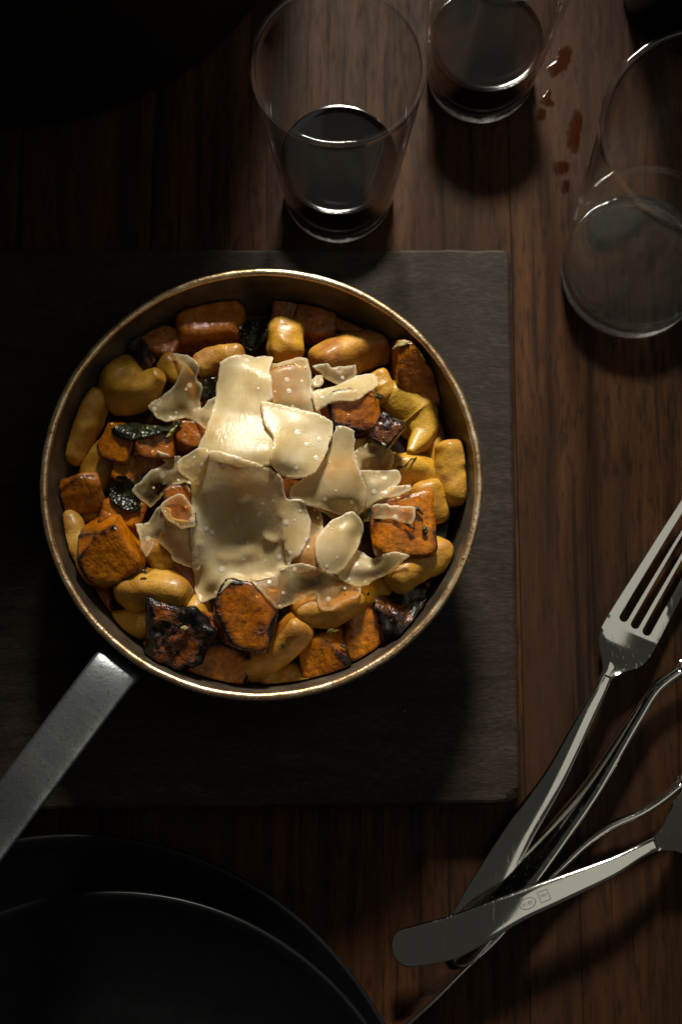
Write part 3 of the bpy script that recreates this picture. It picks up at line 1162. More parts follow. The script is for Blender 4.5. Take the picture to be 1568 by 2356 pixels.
def sheet(name, poly, m, thick, step, stiff, zfun=None, rag=.0006, seed=0, lift=.0004, add=True):
    """a thin piece with outline poly (world xy) draped over the heap"""
    sd = Vector((seed * 1.9, seed * 3.3, 0))
    out = []
    for i in range(len(poly)):
        a, b = Vector(poly[i]), Vector(poly[(i + 1) % len(poly)])
        n = max(1, int((b - a).length / step))
        for k in range(n):
            p = a.lerp(b, k / n)
            q = Vector((p.x, p.y, 0))
            p = p + Vector((noise.noise(q * 260 + sd), noise.noise(q * 260 - sd))) * rag * 1.6 + Vector((noise.noise(q * 900 + sd), noise.noise(q * 900 - sd))) * rag
            out.append(p)
    xs = [p.x for p in out]
    ys = [p.y for p in out]
    pts = list(out)
    nb = len(out)
    P2 = np.array([(p.x, p.y) for p in out])

    def inside(x, y):
        c = False
        j = nb - 1
        for i in range(nb):
            if (P2[i, 1] > y) != (P2[j, 1] > y) and x < (P2[j, 0] - P2[i, 0]) * (y - P2[i, 1]) / (P2[j, 1] - P2[i, 1]) + P2[i, 0]:
                c = not c
            j = i
        return c
    y = min(ys)
    row = 0
    while y < max(ys):
        x = min(xs) + (step / 2 if row % 2 else 0)
        while x < max(xs):
            if inside(x, y) and np.min((P2[:, 0] - x) ** 2 + (P2[:, 1] - y) ** 2) > (step * .55) ** 2:
                pts.append(Vector((x, y)))
            x += step
        y += step * .87
        row += 1
    r = geometry.delaunay_2d_cdt([Vector((p.x, p.y)) for p in pts], [(i, (i + 1) % nb) for i in range(nb)], [list(range(nb))], 1, 1e-7)
    vv, ff = r[0], [tuple(f) for f in r[2]]
    orig = r[3]
    A = maxf(HM, 5 if stiff > 3 else 2)
    B = blur(A, stiff)
    C = np.maximum(B, HM + .0002)
    C = blur(C, 1.8)
    S_ = blur(np.maximum(blur(maxf(HM, 3), 3.5), HM + .0002), 1.5) if stiff > 3 else C
    top = []
    dist = []
    for v in vv:
        x, y = v.x, v.y
        dd = sqrt(np.min((P2[:, 0] - x) ** 2 + (P2[:, 1] - y) ** 2))
        we = min(1.0, dd / .007)
        we = .25 + .75 * we * we * (3 - 2 * we)
        z = max(sample(C, x, y) * we + sample(S_, x, y) * (1 - we), sample(HM, x, y) + .0003) + lift
        z += abs(noise.noise(Vector((x, y, seed)) * 45)) * .0016 + abs(noise.noise(Vector((x, y, seed)) * 190)) * .0003
        if zfun:
            z += zfun(x, y)
        top.append(Vector((x, y, z)))
        dist.append(max(0.0, 1 - dd / .0016))
    nv = len(top)
    if stiff > 3:
        nbr = [set() for _ in top]
        for f in ff:
            for k in range(3):
                nbr[f[k]].add(f[(k + 1) % 3])
                nbr[f[(k + 1) % 3]].add(f[k])
        for _ in range(5):
            zn = [.4 * top[i].z + .6 * sum(top[j].z for j in nbr[i]) / len(nbr[i]) if nbr[i] else top[i].z for i in range(nv)]
            for i in range(nv):
                top[i].z = max(zn[i], sample(HM, top[i].x, top[i].y) + .0004)
    nr_ = [Vector((0, 0, 0)) for _ in top]
    for f in ff:
        a, b, c = top[f[0]], top[f[1]], top[f[2]]
        nn = (b - a).cross(c - a)
        for k in f:
            nr_[k] += nn
    bot = [p - (q.normalized() if q.length > 0 else Vector((0, 0, 1))) * thick for p, q in zip(top, nr_)]
    cnt = {}
    for f in ff:
        for k in range(3):
            e = (f[k], f[(k + 1) % 3])
            cnt[e] = 1
    sides = []
    for (a, b) in cnt:
        if (b, a) not in cnt:
            sides.append((b, a, a + nv, b + nv))
    faces = ff + [(f[2] + nv, f[1] + nv, f[0] + nv) for f in ff] + sides
    cen = sum(top, Vector()) / nv
    o = mk(name, top + bot, faces, m, loc=cen)
    at = o.data.attributes.new('edge', 'FLOAT', 'POINT')
    at.data.foreach_set('value', dist + dist)
    bpy.context.view_layer.update()
    if add:
        raise_map(o)
    return o


# ------------------------------------------------------------------ sage leaves and thyme
def leaf_poly(u, v, ln, wd, rot, z=.07, tip=1.0):
    pts = []
    a = radians(-rot)
    for k in range(28):
        t = 2 * pi * k / 28
        x = cos(t)
        y = sin(t) * (1 - .25 * x * tip) * (abs(sin(t)) ** .15 if sin(t) else 1)
        x *= ln / 2
        y *= wd / 2
        q = Pw(u + x * cos(a) + y * sin(a), v - x * sin(a) + y * cos(a), z)
        pts.append((q.x, q.y))
    return pts


def leaf(u, v, ln, wd, rot, label, seed, m='sage', thick=.0004, curl=.0014, name='sage_leaf', cat='sage leaf', group='fried sage leaves on the gnocchi', lift=.0006):
    z0 = zheap(u, v)
    c = Pw(u, v, z0)
    a = radians(rot)
    ax = Vector((cos(a), -sin(a) * -1 if False else sin(-a) * -1, 0))
    dx, dy = cos(a), -sin(a) * -1
    side = Vector((sin(a), cos(a)))
    hw = Sm(wd, z0) / 2

    def zf(x, y):
        s = ((x - c.x) * side.x + (y - c.y) * side.y) / hw
        return curl * (abs(s) ** 1.5) * .6 + noise.noise(Vector((x, y, seed)) * 300) * .0011
    o = sheet(name, leaf_poly(u, v, ln, wd, rot, z0), m, thick, .0012, 3, zf, .0005, seed + 40, lift)
    tag(o, label, cat, group)
    return o


leaf(583, 742, 88, 62, -62, 'crisp dark sage leaf with frosty bloom against the shaded pan wall', 1)
leaf(338, 982, 162, 58, -8, 'long blackened sage leaf lying over orange squash', 2)
leaf(476, 888, 62, 44, -50, 'small dark sage leaf caught beneath the winged cheese shaving', 3)
leaf(286, 1134, 96, 64, 48, 'black blistered sage leaf between squash cubes', 4)
leaf(345, 1102, 78, 46, -25, 'green sage leaf covered by the melting cheese shaving', 5)
leaf(636, 826, 44, 9, 4, 'green sage sprig at the torn edge of the broad cheese sheet', 6, m='stem', name='sage_sprig', cat='sage sprig', thick=.0012, curl=0)
leaf(393, 990, 40, 8, -55, 'yellow green sage stalk lying on squash by the long sage leaf', 7, m='stem', name='sage_sprig', cat='sage sprig', thick=.0012, curl=0)
TH = [(912, 968, 40, 13, -12, 'thyme', 'dark thyme leaf lying on the greenish gnocchi'),
      (920, 809, 40, 11, -10, 'thyme_pale', 'pale thyme leaf on top of the tall burnt crowned squash'),
      (873, 912, 26, 14, -40, 'thyme', 'thyme leaf at the tip of the white cheese strip'),
      (940, 1214, 26, 9, 35, 'thyme', 'thyme fleck in the middle of the broad squash beneath the cheese strip'),
      (975, 1226, 26, 9, 80, 'thyme', 'thyme fleck on the wall side of the broad squash'),
      (962, 1180, 26, 9, 45, 'thyme', 'thyme leaf at the end of the translucent cheese strip'),
      (333, 1316, 16, 9, 20, 'thyme', 'dark herb fleck on the wide toasted gnocchi'),
      (428, 1450, 18, 9, -30, 'thyme_pale', 'pale herb flake on the burnt squash lump'),
      (765, 1452, 30, 9, -20, 'stem', 'green herb stalk on the glossy charred edge squash'),
      (653, 1490, 10, 7, 0, 'thyme', 'herb speck on the long smooth gnocchi'),
      (935, 1062, 70, 4, -38, 'thyme', 'thin herb stalk leaning over the olive yellow gnocchi'),
      (790, 1486, 16, 6, 10, 'thyme', 'herb fleck on the amber squash by the rim'),
      (890, 1135, 18, 10, 30, 'thyme', 'herb fleck at the edge of the curled cheese wing')]
for i, (u, v, ln, wd, rot, m, lab) in enumerate(TH):
    leaf(u, v, ln, wd, rot, lab, 20 + i, m=m, name='thyme_leaf', cat='thyme', group='thyme flecks on the food', thick=.0005, curl=.0008)

# ------------------------------------------------------------------ cheese shavings (outlines in a 1.3067 x enlargement of the middle)
def K(poly, z=.076):
    out = []
    for (x, y) in poly:
        q = Pw(287.6 + .4402 * x, 776.5 + .4402 * y, z)
        out.append((q.x, q.y))
    return out


def fold(p, d, amp, wid):
    """lifts the piece towards direction d beyond point p (picture coords of K)"""
    q = K([p])[0]
    r = K([(p[0] + d[0], p[1] + d[1])])[0]
    dv = Vector((r[0] - q[0], r[1] - q[1]))
    dv.normalize()

    def f(x, y):
        s = ((x - q[0]) * dv.x + (y - q[1]) * dv.y) / wid
        return amp * .6 * max(0, s) ** 1.6 if s < 1.6 else amp * .6 * 1.6 ** 1.6
    return f


def curvy(poly):
    S = catmull([poly[-1]] + list(poly) + [poly[0], poly[1]], (len(poly) + 2) * 4 + 1)[4:-8]
    return [(.6 * x + .4 * (poly[i // 4 % len(poly)][0] * (1 - i % 4 / 4) + poly[(i // 4 + 1) % len(poly)][0] * (i % 4 / 4)), .6 * y + .4 * (poly[i // 4 % len(poly)][1] * (1 - i % 4 / 4) + poly[(i // 4 + 1) % len(poly)][1] * (i % 4 / 4))) for i, (x, y) in enumerate(S)]


def grow(poly, f=1.05):
    cx = sum(p[0] for p in poly) / len(poly)
    cy_ = sum(p[1] for p in poly) / len(poly)
    return [(cx + (x - cx) * f, cy_ + (y - cy_) * f) for x, y in poly]


def slope(p, d, g, cap):
    q = K([p])[0]
    r = K([(p[0] + d[0], p[1] + d[1])])[0]
    dv = Vector((r[0] - q[0], r[1] - q[1]))
    dv.normalize()
    return lambda x, y: g * min(cap, max(0, (x - q[0]) * dv.x + (y - q[1]) * dv.y))


CH = [
    ([(240, 65), (290, 70), (340, 100), (385, 150), (372, 205), (395, 240), (382, 345), (425, 310), (480, 290), (482, 320), (455, 500), (395, 455), (310, 390), (215, 415), (150, 375), (118, 325), (190, 265), (240, 230), (280, 180), (290, 140)], .48, fold((230, 290), (-1, -.5), .004, .02), 'winged cheese shaving reaching towards the large bent gnocchi'),
    ([(170, 600), (230, 612), (330, 600), (400, 600), (450, 495), (500, 600), (430, 660), (350, 745), (300, 730), (250, 770), (200, 820), (130, 870), (95, 835), (60, 810), (40, 780), (140, 690), (210, 650)], .66, None, 'melting cheese shaving draped over a green sage leaf'),
    ([(50, 970), (120, 960), (180, 890), (240, 905), (250, 950), (375, 990), (375, 1185), (300, 1175), (240, 1150), (230, 1115), (165, 1060), (120, 1135), (90, 1110), (75, 1030)], .48, fold((150, 1030), (-1, .4), .003, .015), 'ragged torn cheese shaving beside the squared squash cube'),
    ([(985, 130), (1060, 110), (1085, 130), (1200, 108), (1205, 160), (1130, 222), (1060, 190)], .66, None, 'small translucent cheese scrap on the long toasted gnocchi'),
    ([(1195, 600), (1270, 550), (1340, 560), (1400, 600), (1390, 670), (1300, 695), (1230, 695), (1205, 650)], .5, fold((1290, 600), (1, -.3), .004, .02), 'crumpled cheese scrap over the small black squash lump'),
    ([(800, 860), (1000, 880), (1035, 1000), (1020, 1150), (960, 1210), (860, 1210), (840, 1100)], .58, None, 'thin clear cheese slice between the biggest slab and the oval flake'),
    ([(900, 850), (1150, 905), (1245, 880), (1340, 868), (1420, 880), (1505, 885), (1490, 970), (1400, 950), (1260, 940), (1100, 925)], .66, None, 'long see-through cheese strip ending on the thyme flecked squash'),
    ([(1200, 700), (1330, 690), (1420, 683), (1438, 730), (1390, 800), (1300, 855), (1230, 885), (1225, 770)], .34, fold((1330, 760), (1, 0), .005, .025), 'curled cheese wing with white edge in front of the olive gnocchi'),
    ([(1100, 490), (1190, 505), (1195, 640), (1250, 770), (1245, 885), (1150, 915), (1000, 885), (880, 850), (880, 790), (960, 730), (1040, 660), (1075, 560)], .26, None, 'tall ivory cheese piece beside the fan shaped shaving'),
    ([(660, 1260), (790, 1235), (820, 1198), (930, 1188), (1050, 1225), (1220, 1290), (1210, 1345), (1130, 1375), (1085, 1412), (1010, 1405), (985, 1330), (820, 1412), (760, 1370)], .60, None, 'lowest translucent cheese flap hanging over a gnocchi'),
    ([(1090, 1210), (1200, 1095), (1250, 1110), (1300, 1140), (1390, 1122), (1475, 1138), (1400, 1210), (1330, 1240), (1220, 1292), (1120, 1240)], .36, fold((1330, 1180), (1, -.3), .005, .022), 'cheese tail with white pointed tip beside the bone shaped gnocchi'),
    ([(735, 112), (800, 132), (870, 110), (905, 95), (950, 110), (975, 230), (1000, 330), (1018, 435), (960, 415), (850, 390), (720, 380), (735, 200)], .38, fold((850, 150), (.1, -1), .004, .02), 'upright cheese slice with torn top edge showing reddish squash'),
    ([(985, 300), (1100, 260), (1180, 210), (1210, 185), (1275, 172), (1310, 195), (1318, 235), (1260, 300), (1200, 342), (1100, 350), (1005, 390)], .12, fold((1180, 260), (1, -.4), .004, .02), 'glossy white cheese strip with a curled round end'),
    ([(505, 150), (540, 125), (620, 100), (720, 92), (765, 105), (752, 180), (765, 280), (770, 335), (735, 360), (745, 470), (795, 520), (795, 600), (760, 690), (620, 700), (500, 670), (420, 650), (400, 600), (440, 500), (470, 380), (490, 230)], .10, slope((600, 420), (-.12, 1), .40, .021), 'broad ridged top cheese sheet shining with fat droplets'),
    ([(720, 362), (850, 380), (960, 408), (1072, 458), (1070, 540), (1030, 660), (980, 732), (900, 750), (820, 735), (770, 680), (790, 560), (740, 480)], .07, slope((870, 520), (.1, 1), .22, .016), 'fan shaped cheese shaving with fine parallel grooves'),
    ([(360, 690), (480, 645), (640, 690), (760, 730), (820, 780), (835, 860), (920, 868), (955, 960), (950, 1040), (900, 1130), (850, 1168), (835, 1190), (760, 1232), (650, 1262), (570, 1258), (510, 1312), (400, 1352), (365, 1300), (358, 1000), (368, 880)], .12, slope((600, 800), (.1, 1), -.17, .055), 'biggest cheese slab, smooth and dotted with white crystals'),
    ([(975, 225), (1000, 200), (1030, 205), (1035, 240), (1005, 268), (985, 262)], .3, fold((1000, 240), (0, -1), .003, .006), 'tiny curled cheese chip beside the glossy white strip'),
    ([(1330, 815), (1395, 775), (1490, 768), (1480, 800), (1405, 832), (1350, 840)], .5, fold((1400, 800), (1, -.3), .003, .012), 'narrow pale cheese wisp beside the curled wing'),
    ([(275, 655), (395, 605), (450, 640), (375, 770), (330, 745), (290, 715)], .35, None, 'pale cheese flap bridging the melting shaving and the biggest slab'),
    ([(185, 890), (290, 830), (350, 890), (372, 985), (300, 1000), (225, 955)], .68, None, 'glassy cheese film between the melting and the ragged shavings'),
    ([(1000, 1140), (1010, 1050), (1070, 970), (1150, 920), (1200, 914), (1225, 950), (1240, 1000), (1200, 1120), (1130, 1210), (1080, 1232), (1020, 1205)], .15, None, 'oval cheese flake with pale ragged border'),
]
for i, (poly, alpha, zf, lab) in enumerate(CH):
    o = sheet('cheese_shaving', K(grow(curvy(poly))), 'cheese', .00035, .0012, 5.0, zf, .0004, i + 1, .0005)
    o.color = (1, 1, 1, alpha)
    tag(o, lab, 'cheese shaving', 'cheese shavings on the gnocchi')


# ------------------------------------------------------------------ glasses
def tumbler(base_uv, rb, rt, h, liquid, lev, label, liq_label, th=.0021, foot=.010, name='wine_tumbler'):
    c = Pw(*base_uv, 0)
    e = empty(name, (c.x, c.y, 0))
    tag(e, label, 'glass')
    R = lambda z: rb + (rt - rb) * (z / h)
    # body: outer from foot top to lip and inner down again
    prof = [(R(z), z) for z in np.linspace(foot, h - th * .6, 20)]
    lip = []
    for k in range(1, 9):
        a = pi * k / 9
        lip.append((R(h) - th * .55 + th * .75 * cos(a), h - th * .6 + th * .7 * sin(a)))
    inner = [(R(z) - th, z) for z in np.linspace(h - th * .6, lev + .0002, 16)]
    vs, fs = lathe(prof + lip + inner, 128)
    mk('body', vs, fs, 'glass', e)
    # thick foot, solid glass
    fr = .0022
    pf = [(.0002, .0004), (rb * .55, .0006), (rb - fr * 1.4, .0003), (rb - fr * .5, .0006), (rb - .0001, fr), (R(foot * .5), foot * .5), (R(foot) - .00005, foot - .0001), (R(foot) - th * 1.2, foot - .0003), (rb * .6, foot - .0012), (.0002, foot - .0016)]
    vs, fs = lathe(pf, 128)
    o = mk('thick_foot', vs, fs, 'base', e)
    fix_normals(o)
    o.data.polygons.foreach_set('use_smooth', [True] * len(o.data.polygons))
    # liquid
    z0 = foot + .0002
    pl = [(.0002, z0 - .0010), (rb * .6, z0 - .0006), (R(z0) - th * 1.3, z0 + .0003)] + [(R(z) - th - .00015, z) for z in np.linspace(z0 + .0006, lev, 10)] + [(R(lev) - th - .0012, lev - .0009), (R(lev) - th - .004, lev - .0011), (R(lev) * .5, lev - .0011), (.0002, lev - .0011)]
    vs, fs = lathe(pl, 128)
    o = mk(liquid, vs, fs, liquid, e)
    fix_normals(o)
    o.data.polygons.foreach_set('use_smooth', [True] * len(o.data.polygons))
    o['label'] = liq_label
    return e


tumbler((779, 446), .0285, .0385, .134, 'wine', .041, 'tumbler of red wine standing right behind the serving board edge', 'shallow dark red wine')
tumbler((1102, 176), .0285, .0385, .134, 'wine', .038, 'tumbler of red wine beside the wine drips, behind the other tumbler', 'shallow dark red wine', )
tumbler((1446, 630), .0362, .0455, .162, 'water', .052, 'tall thick based glass of water on bare wood', 'clear water', foot=.016, name='water_glass')


# ------------------------------------------------------------------ wine drips on the table
def puddle(pts, label, seed):
    pl = []
    P = [Pw(949 + .3948 * x, .3948 * y, 0) for x, y in pts]
    S = catmull([(p.x, p.y) for p in P + [P[0]]], 60)[:-1]
    pl = [Vector((x, y, 0)) for x, y in S]
    cen = sum(pl, Vector()) / len(pl)
    vs, fs = [], []
    n = len(pl)
    for k, (s, z) in enumerate(((1, .0001), (.90, .0002), (.78, .0003), (.45, .0004), (.02, .0004))):
        for p in pl:
            q = cen + (p - cen) * (s * (1 + .30 * noise.noise(p * 330 + Vector((seed, 0, 0))) + .08 * noise.noise(p * 1100)))
            vs.append((q.x, q.y, z))
    for k in range(4):
        for i in range(n):
            fs.append((k * n + i, k * n + (i + 1) % n, (k + 1) * n + (i + 1) % n, (k + 1) * n + i))
    o = mk('wine_drip', vs, fs, 'winefilm', loc=(cen.x, cen.y, 0))
    at = o.data.attributes.new('soak', 'FLOAT', 'POINT')
    at.data.foreach_set('value', [v for v in (.0, .55, .8, .9, .9) for _ in range(n)])
    tag(o, label, 'wine drip', 'wine drips on the table')


puddle([(850, 275), (920, 270), (930, 340), (900, 400), (845, 445), (790, 445), (785, 390), (830, 350)], 'largest amber wine drip beside the rear tumbler', 1)
puddle([(785, 525), (810, 535), (800, 570), (830, 605), (800, 630), (750, 610), (745, 580)], 'small wine drip between largest drip and twin drop', 2)
puddle([(730, 625), (775, 640), (770, 700), (735, 715), (720, 680)], 'tiny wine drop at the foot of the rear tumbler', 3)
puddle([(940, 640), (985, 650), (985, 760), (965, 870), (910, 890), (890, 850), (905, 740)], 'long wine drip running along the water glass', 4)
puddle([(850, 935), (900, 940), (915, 990), (870, 1030), (825, 1020), (820, 970)], 'dark wine drip in a rough dent of the wood', 5)
puddle([(870, 1050), (915, 1060), (905, 1130), (865, 1125)], 'small wine drop farthest from the rear tumbler', 6)


# ------------------------------------------------------------------ cutlery
def loft(stations, ups, nexp=2.6, ncs=20, crown=0.0):
    """stations (pos, width, thickness)"""
    vs, fs = [], []
    n = len(stations)
    for i, (p, wd, th) in enumerate(stations):
        a, b = stations[max(0, i - 1)][0], stations[min(n - 1, i + 1)][0]
        tg = (b - a).normalized()
        up = ups[i] - tg * ups[i].dot(tg)
        up.normalize()
        sd = tg.cross(up)
        for k in range(ncs):
            t = 2 * pi * k / ncs
            ca, sa = cos(t), sin(t)
            y = math.copysign(abs(ca) ** (2 / nexp), ca) * wd / 2
            z = math.copysign(abs(sa) ** (2 / nexp), sa) * th / 2
            vs.append(p + sd * y + up * z)
    for i in range(n - 1):
        for k in range(ncs):
            fs.append((i * ncs + k, i * ncs + (k + 1) % ncs, (i + 1) * ncs + (k + 1) % ncs, (i + 1) * ncs + k))
    fs.append(tuple(range(ncs)))
    fs.append(tuple(range((n - 1) * ncs, n * ncs)))
    return vs, fs


def cutlery(name, label, pts, roll, head, headlen, headwid, nexp=2.6, flip=1.0, head_dir=None, bowl=.006):
    """pts (u, v, z, width_m, thick_m) from handle tip to neck"""
    W_ = [tuple(Pw(u, v, z)) + (wd, th) for u, v, z, wd, th in pts]
    S = catmull(W_, 56)
    # rounded tip
    st = []
    tipd = Vector(S[0][:3] - S[1][:3]).normalized()
    r0 = S[0][3] / 2
    for k in range(1, 9):
        a = pi / 2 * (1 - k / 9)
        st.append((Vector(S[0][:3]) + tipd * r0 * .85 * sin(a), max(.0004, S[0][3] * cos(a) ** .9), S[0][4] * (.35 + .65 * cos(a))))
    for s in S:
        st.append((Vector(s[:3]), s[3], s[4]))
    ups = []
    rl = catmull([(r,) for r in roll], len(st)) if len(roll) > 1 else [[roll[0]]] * len(st)
    for i in range(len(st)):
        a, b = st[max(0, i - 1)][0], st[min(len(st) - 1, i + 1)][0]
        tg = (b - a).normalized()
        side = Vector((0, 0, 1)).cross(tg).normalized()
        up0 = tg.cross(side)
        r = radians(rl[i][0])
        ups.append(up0 * cos(r) + side * sin(r))
    e = empty(name, (st[0][0].x, st[0][0].y, 0))
    tag(e, label, name.replace('_', ' ').replace('table ', ''))
    vs, fs = loft(st, ups, nexp)
    o = mk('handle', [v - e.location for v in vs], fs, 'steel', e)
    fix_normals(o)
    o.data.polygons.foreach_set('use_smooth', [True] * len(o.data.polygons))
    # head frame at the neck
    p = st[-1][0]
    tg = (st[-1][0] - st[-4][0]).normalized()
    if head_dir is not None:
        tg = head_dir.normalized()
    up = (ups[-1] - tg * ups[-1].dot(tg)).normalized() * flip
    sd = up.cross(tg)
    nw = st[-1][1]
    nt_ = st[-1][2]

    def halfw(t):
        if head == 'fork':
            return np.interp(t, [-.06, 0, .03, .055, .08, .105, .135, .175, .22, .3, .5, 1], [nw * .36, nw * .47, nw * .60, headwid * .215, headwid * .305, headwid * .39, headwid * .455, headwid * .495, headwid * .5, headwid * .49, headwid * .46, headwid * .40])
        return np.interp(t, [-.06, 0, .1, .25, .45, .6, .75, .88, .96, 1], [nw * .36, nw * .47, nw * .9, headwid * .34, headwid * .48, headwid * .5, headwid * .45, headwid * .32, headwid * .18, 0.0005])

    def zprof(t):
        if head == 'fork':
            return np.interp(t, [-.06, 0, .06, .15, .25, .4, .7, 1], [0, 0, -.0010, -.0036, -.0056, -.0064, -.0052, .0005])
        return np.interp(t, [-.06, 0, .12, .3, .5, .7, .9, 1], [0, 0, -.001, -.003, -.0035, -.002, .0015, .004])
    out = []
    if head == 'fork':
        slot0 = .25
        right, left = [], []
        for t in np.linspace(-.06, 1, 40):
            right.append((t * headlen, halfw(t)))
        # right side up to tip, then the four tines
        poly = list(right[:-1])
        tw = headwid * .40 * 2
        for k in range(4):
            yc1 = headwid * .40 - tw * (k + .5) / 4 * 1.0
            outer = headwid * .40 - tw * k / 4
            inner = headwid * .40 - tw * (k + 1) / 4
            tipw = tw * .055
            mid = (outer + inner) / 2
            poly.append((headlen * .985, mid + tipw))
            poly.append((headlen * 1.0, mid))
            poly.append((headlen * .985, mid - tipw))
            if k < 3:
                s0 = inner
                base_y = inner * (.475 / .40)
                gap_t, gap_b = tw * .065, headwid * .082
                for t in np.linspace(.95, slot0 + .03, 14):
                    f = (t - slot0) / (1 - slot0)
                    yy = base_y * (1 - f) + s0 * f
                    gp = gap_b * (1 - f) + gap_t * 1.6 * f + tw * .04 * max(0, (t - .85) / .15)
                    poly.append((headlen * t, yy + gp))
                for a in np.linspace(0, pi, 8)[1:-1]:
                    poly.append((headlen * (slot0 + .03) - sin(a) * gap_b * .95, base_y + cos(a) * gap_b))
                for t in np.linspace(slot0 + .03, .95, 14):
                    f = (t - slot0) / (1 - slot0)
                    yy = base_y * (1 - f) + s0 * f
                    gp = gap_b * (1 - f) + gap_t * 1.6 * f + tw * .04 * max(0, (t - .85) / .15)
                    poly.append((headlen * t, yy - gp))
        poly += [(x, -y) for x, y in reversed(right[:-1])]
    else:
        right = [(t * headlen, halfw(t)) for t in np.linspace(-.06, 1, 46)]
        poly = right + [(x, -y) for x, y in reversed(right)]
    nb = len(poly)
    P2 = np.array(poly)

    def inside(x, y):
        c = False
        j = nb - 1
        for i in range(nb):
            if (P2[i, 1] > y) != (P2[j, 1] > y) and x < (P2[j, 0] - P2[i, 0]) * (y - P2[i, 1]) / (P2[j, 1] - P2[i, 1]) + P2[i, 0]:
                c = not c
            j = i
        return c
    pts2 = [Vector(q) for q in poly]
    step = .0016
    for x in np.arange(-.06 * headlen, headlen, step):
        for y in np.arange(-headwid / 2, headwid / 2, step):
            if inside(x, y) and np.min((P2[:, 0] - x) ** 2 + (P2[:, 1] - y) ** 2) > (step * .5) ** 2:
                pts2.append(Vector((x, y)))
    r = geometry.delaunay_2d_cdt(pts2, [(i, (i + 1) % nb) for i in range(nb)], [list(range(nb))], 1, 1e-7)
    vv, ff = r[0], [tuple(f) for f in r[2]]
    top, bot = [], []
    for v in vv:
        t = v.x / headlen
        hw = max(.0005, halfw(min(1, max(0, t))))
        s = min(1.0, abs(v.y) / hw)
        z = zprof(t) + (.0011 if head == 'fork' else bowl * min(1, max(0, t * 4)) * min(1, max(0, (1 - t) * 3))) * s * s - (0 if head == 'fork' else bowl * .6 * min(1, max(0, t * 4)) * min(1, max(0, (1 - t) * 3)))
        th = nt_ * .5 * np.interp(t, [-.06, .0, .05, .25, 1], [.6, .8, .85, .55, .42])
        edge = sqrt(np.min((P2[:, 0] - v.x) ** 2 + (P2[:, 1] - v.y) ** 2))
        q = p + tg * v.x + sd * v.y + up * z
        top.append(q + up * th)
        bot.append(q - up * th)
    nv = len(vv)
    cnt = {}
    for f in ff:
        for k in range(3):
            cnt[(f[k], f[(k + 1) % 3])] = 1
    sides = [(b, a, a + nv, b + nv) for (a, b) in cnt if (b, a) not in cnt]
    faces = ff + [(f[2] + nv, f[1] + nv, f[0] + nv) for f in ff] + sides
    o = mk('tines' if head == 'fork' else 'bowl', [v - e.location for v in top + bot], faces, 'steel', e)
    fix_normals(o)
    o.data.polygons.foreach_set('use_smooth', [True] * len(o.data.polygons))
    o.data.set_sharp_from_angle(angle=radians(40))
    return e, st, ups


Z0 = .0
# fork lying face up along the board edge
cutlery('table_fork', 'stainless fork lying face up beside the board corner, tines towards the water glass',
        [(1062, 2160, .0045, .0185, .0030), (1100, 2085, .0045, .0185, .0032), (1139, 2015, .0055, .0172, .0036), (1195, 1913, .0075, .0146, .0044), (1272, 1793, .0105, .0110, .0050), (1334, 1672, .0125, .0086, .0052), (1375, 1596, .0120, .0066, .0050), (1394, 1556, .0108, .0060, .0046)],
        [0], 'fork', .108, .0275, nexp=2.9, head_dir=Pw(1512, 1352, .010) - Pw(1394, 1556, .010))
# spoon on its side
cutlery('table_spoon', 'stainless spoon lying on its edge next to the face up fork',
        [(1066, 2190, .0105, .0170, .0030), (1120, 2122, .0105, .0170, .0030), (1180, 2046, .0105, .0168, .0032), (1221, 1995, .0105, .0160, .0034), (1288, 1908, .0100, .0140, .0036), (1354, 1821, .0100, .0118, .0038), (1410, 1734, .0100, .0096, .0040), (1462, 1652, .0100, .0078, .0042), (1508, 1585, .0110, .0066, .0044), (1568, 1540, .0120, .0060, .0044)],
        [44, 44, 46, 50], 'spoon', .062, .040, nexp=2.8, flip=1)
# fork on its side with a wavy neck
cutlery('table_fork', 'slim fork standing on its edge with a wavy neck, crossing under the stamped handle',
        [(880, 2394, .0080, .0150, .0026), (924, 2353, .0080, .0160, .0026), (991, 2292, .0082, .0165, .0026), (1068, 2215, .0085, .0160, .0027), (1134, 2155, .0085, .0150, .0028), (1242, 2036, .0085, .0120, .0032), (1288, 1992, .0088, .0100, .0034), (1344, 1941, .0095, .0082, .0036), (1400, 1903, .0105, .0068, .0036), (1467, 1873, .0115, .0062, .0036), (1518, 1841, .0120, .0064, .0034), (1568, 1800, .0125, .0070, .0032)],
        [80], 'fork', .100, .0250, nexp=3.0)
# spoon on top, back upwards, with the struck marks
ZD = .0205
eD, stD, upD = cutlery('table_spoon', 'stainless spoon lying face down across the others with 18/10 stamped on its handle',
        [(938, 2180, ZD - .0022, .0178, .0028), (985, 2170, ZD - .0007, .0188, .0030), (1038, 2156, ZD + .0006, .0192, .0032), (1107, 2126, ZD + .002, .0168, .0034), (1193, 2085, ZD + .0025, .0134, .0036), (1280, 2049, ZD + .002, .0118, .0038), (1396, 2000, ZD + .001, .0092, .0042), (1465, 1962, ZD - .001, .0066, .0044), (1506, 1942, ZD - .003, .0066, .0042)],
        [0], 'spoon', .066, .043, nexp=3.4, flip=-1, head_dir=Pw(1640, 1880, ZD - .006) - Pw(1506, 1942, ZD - .003))


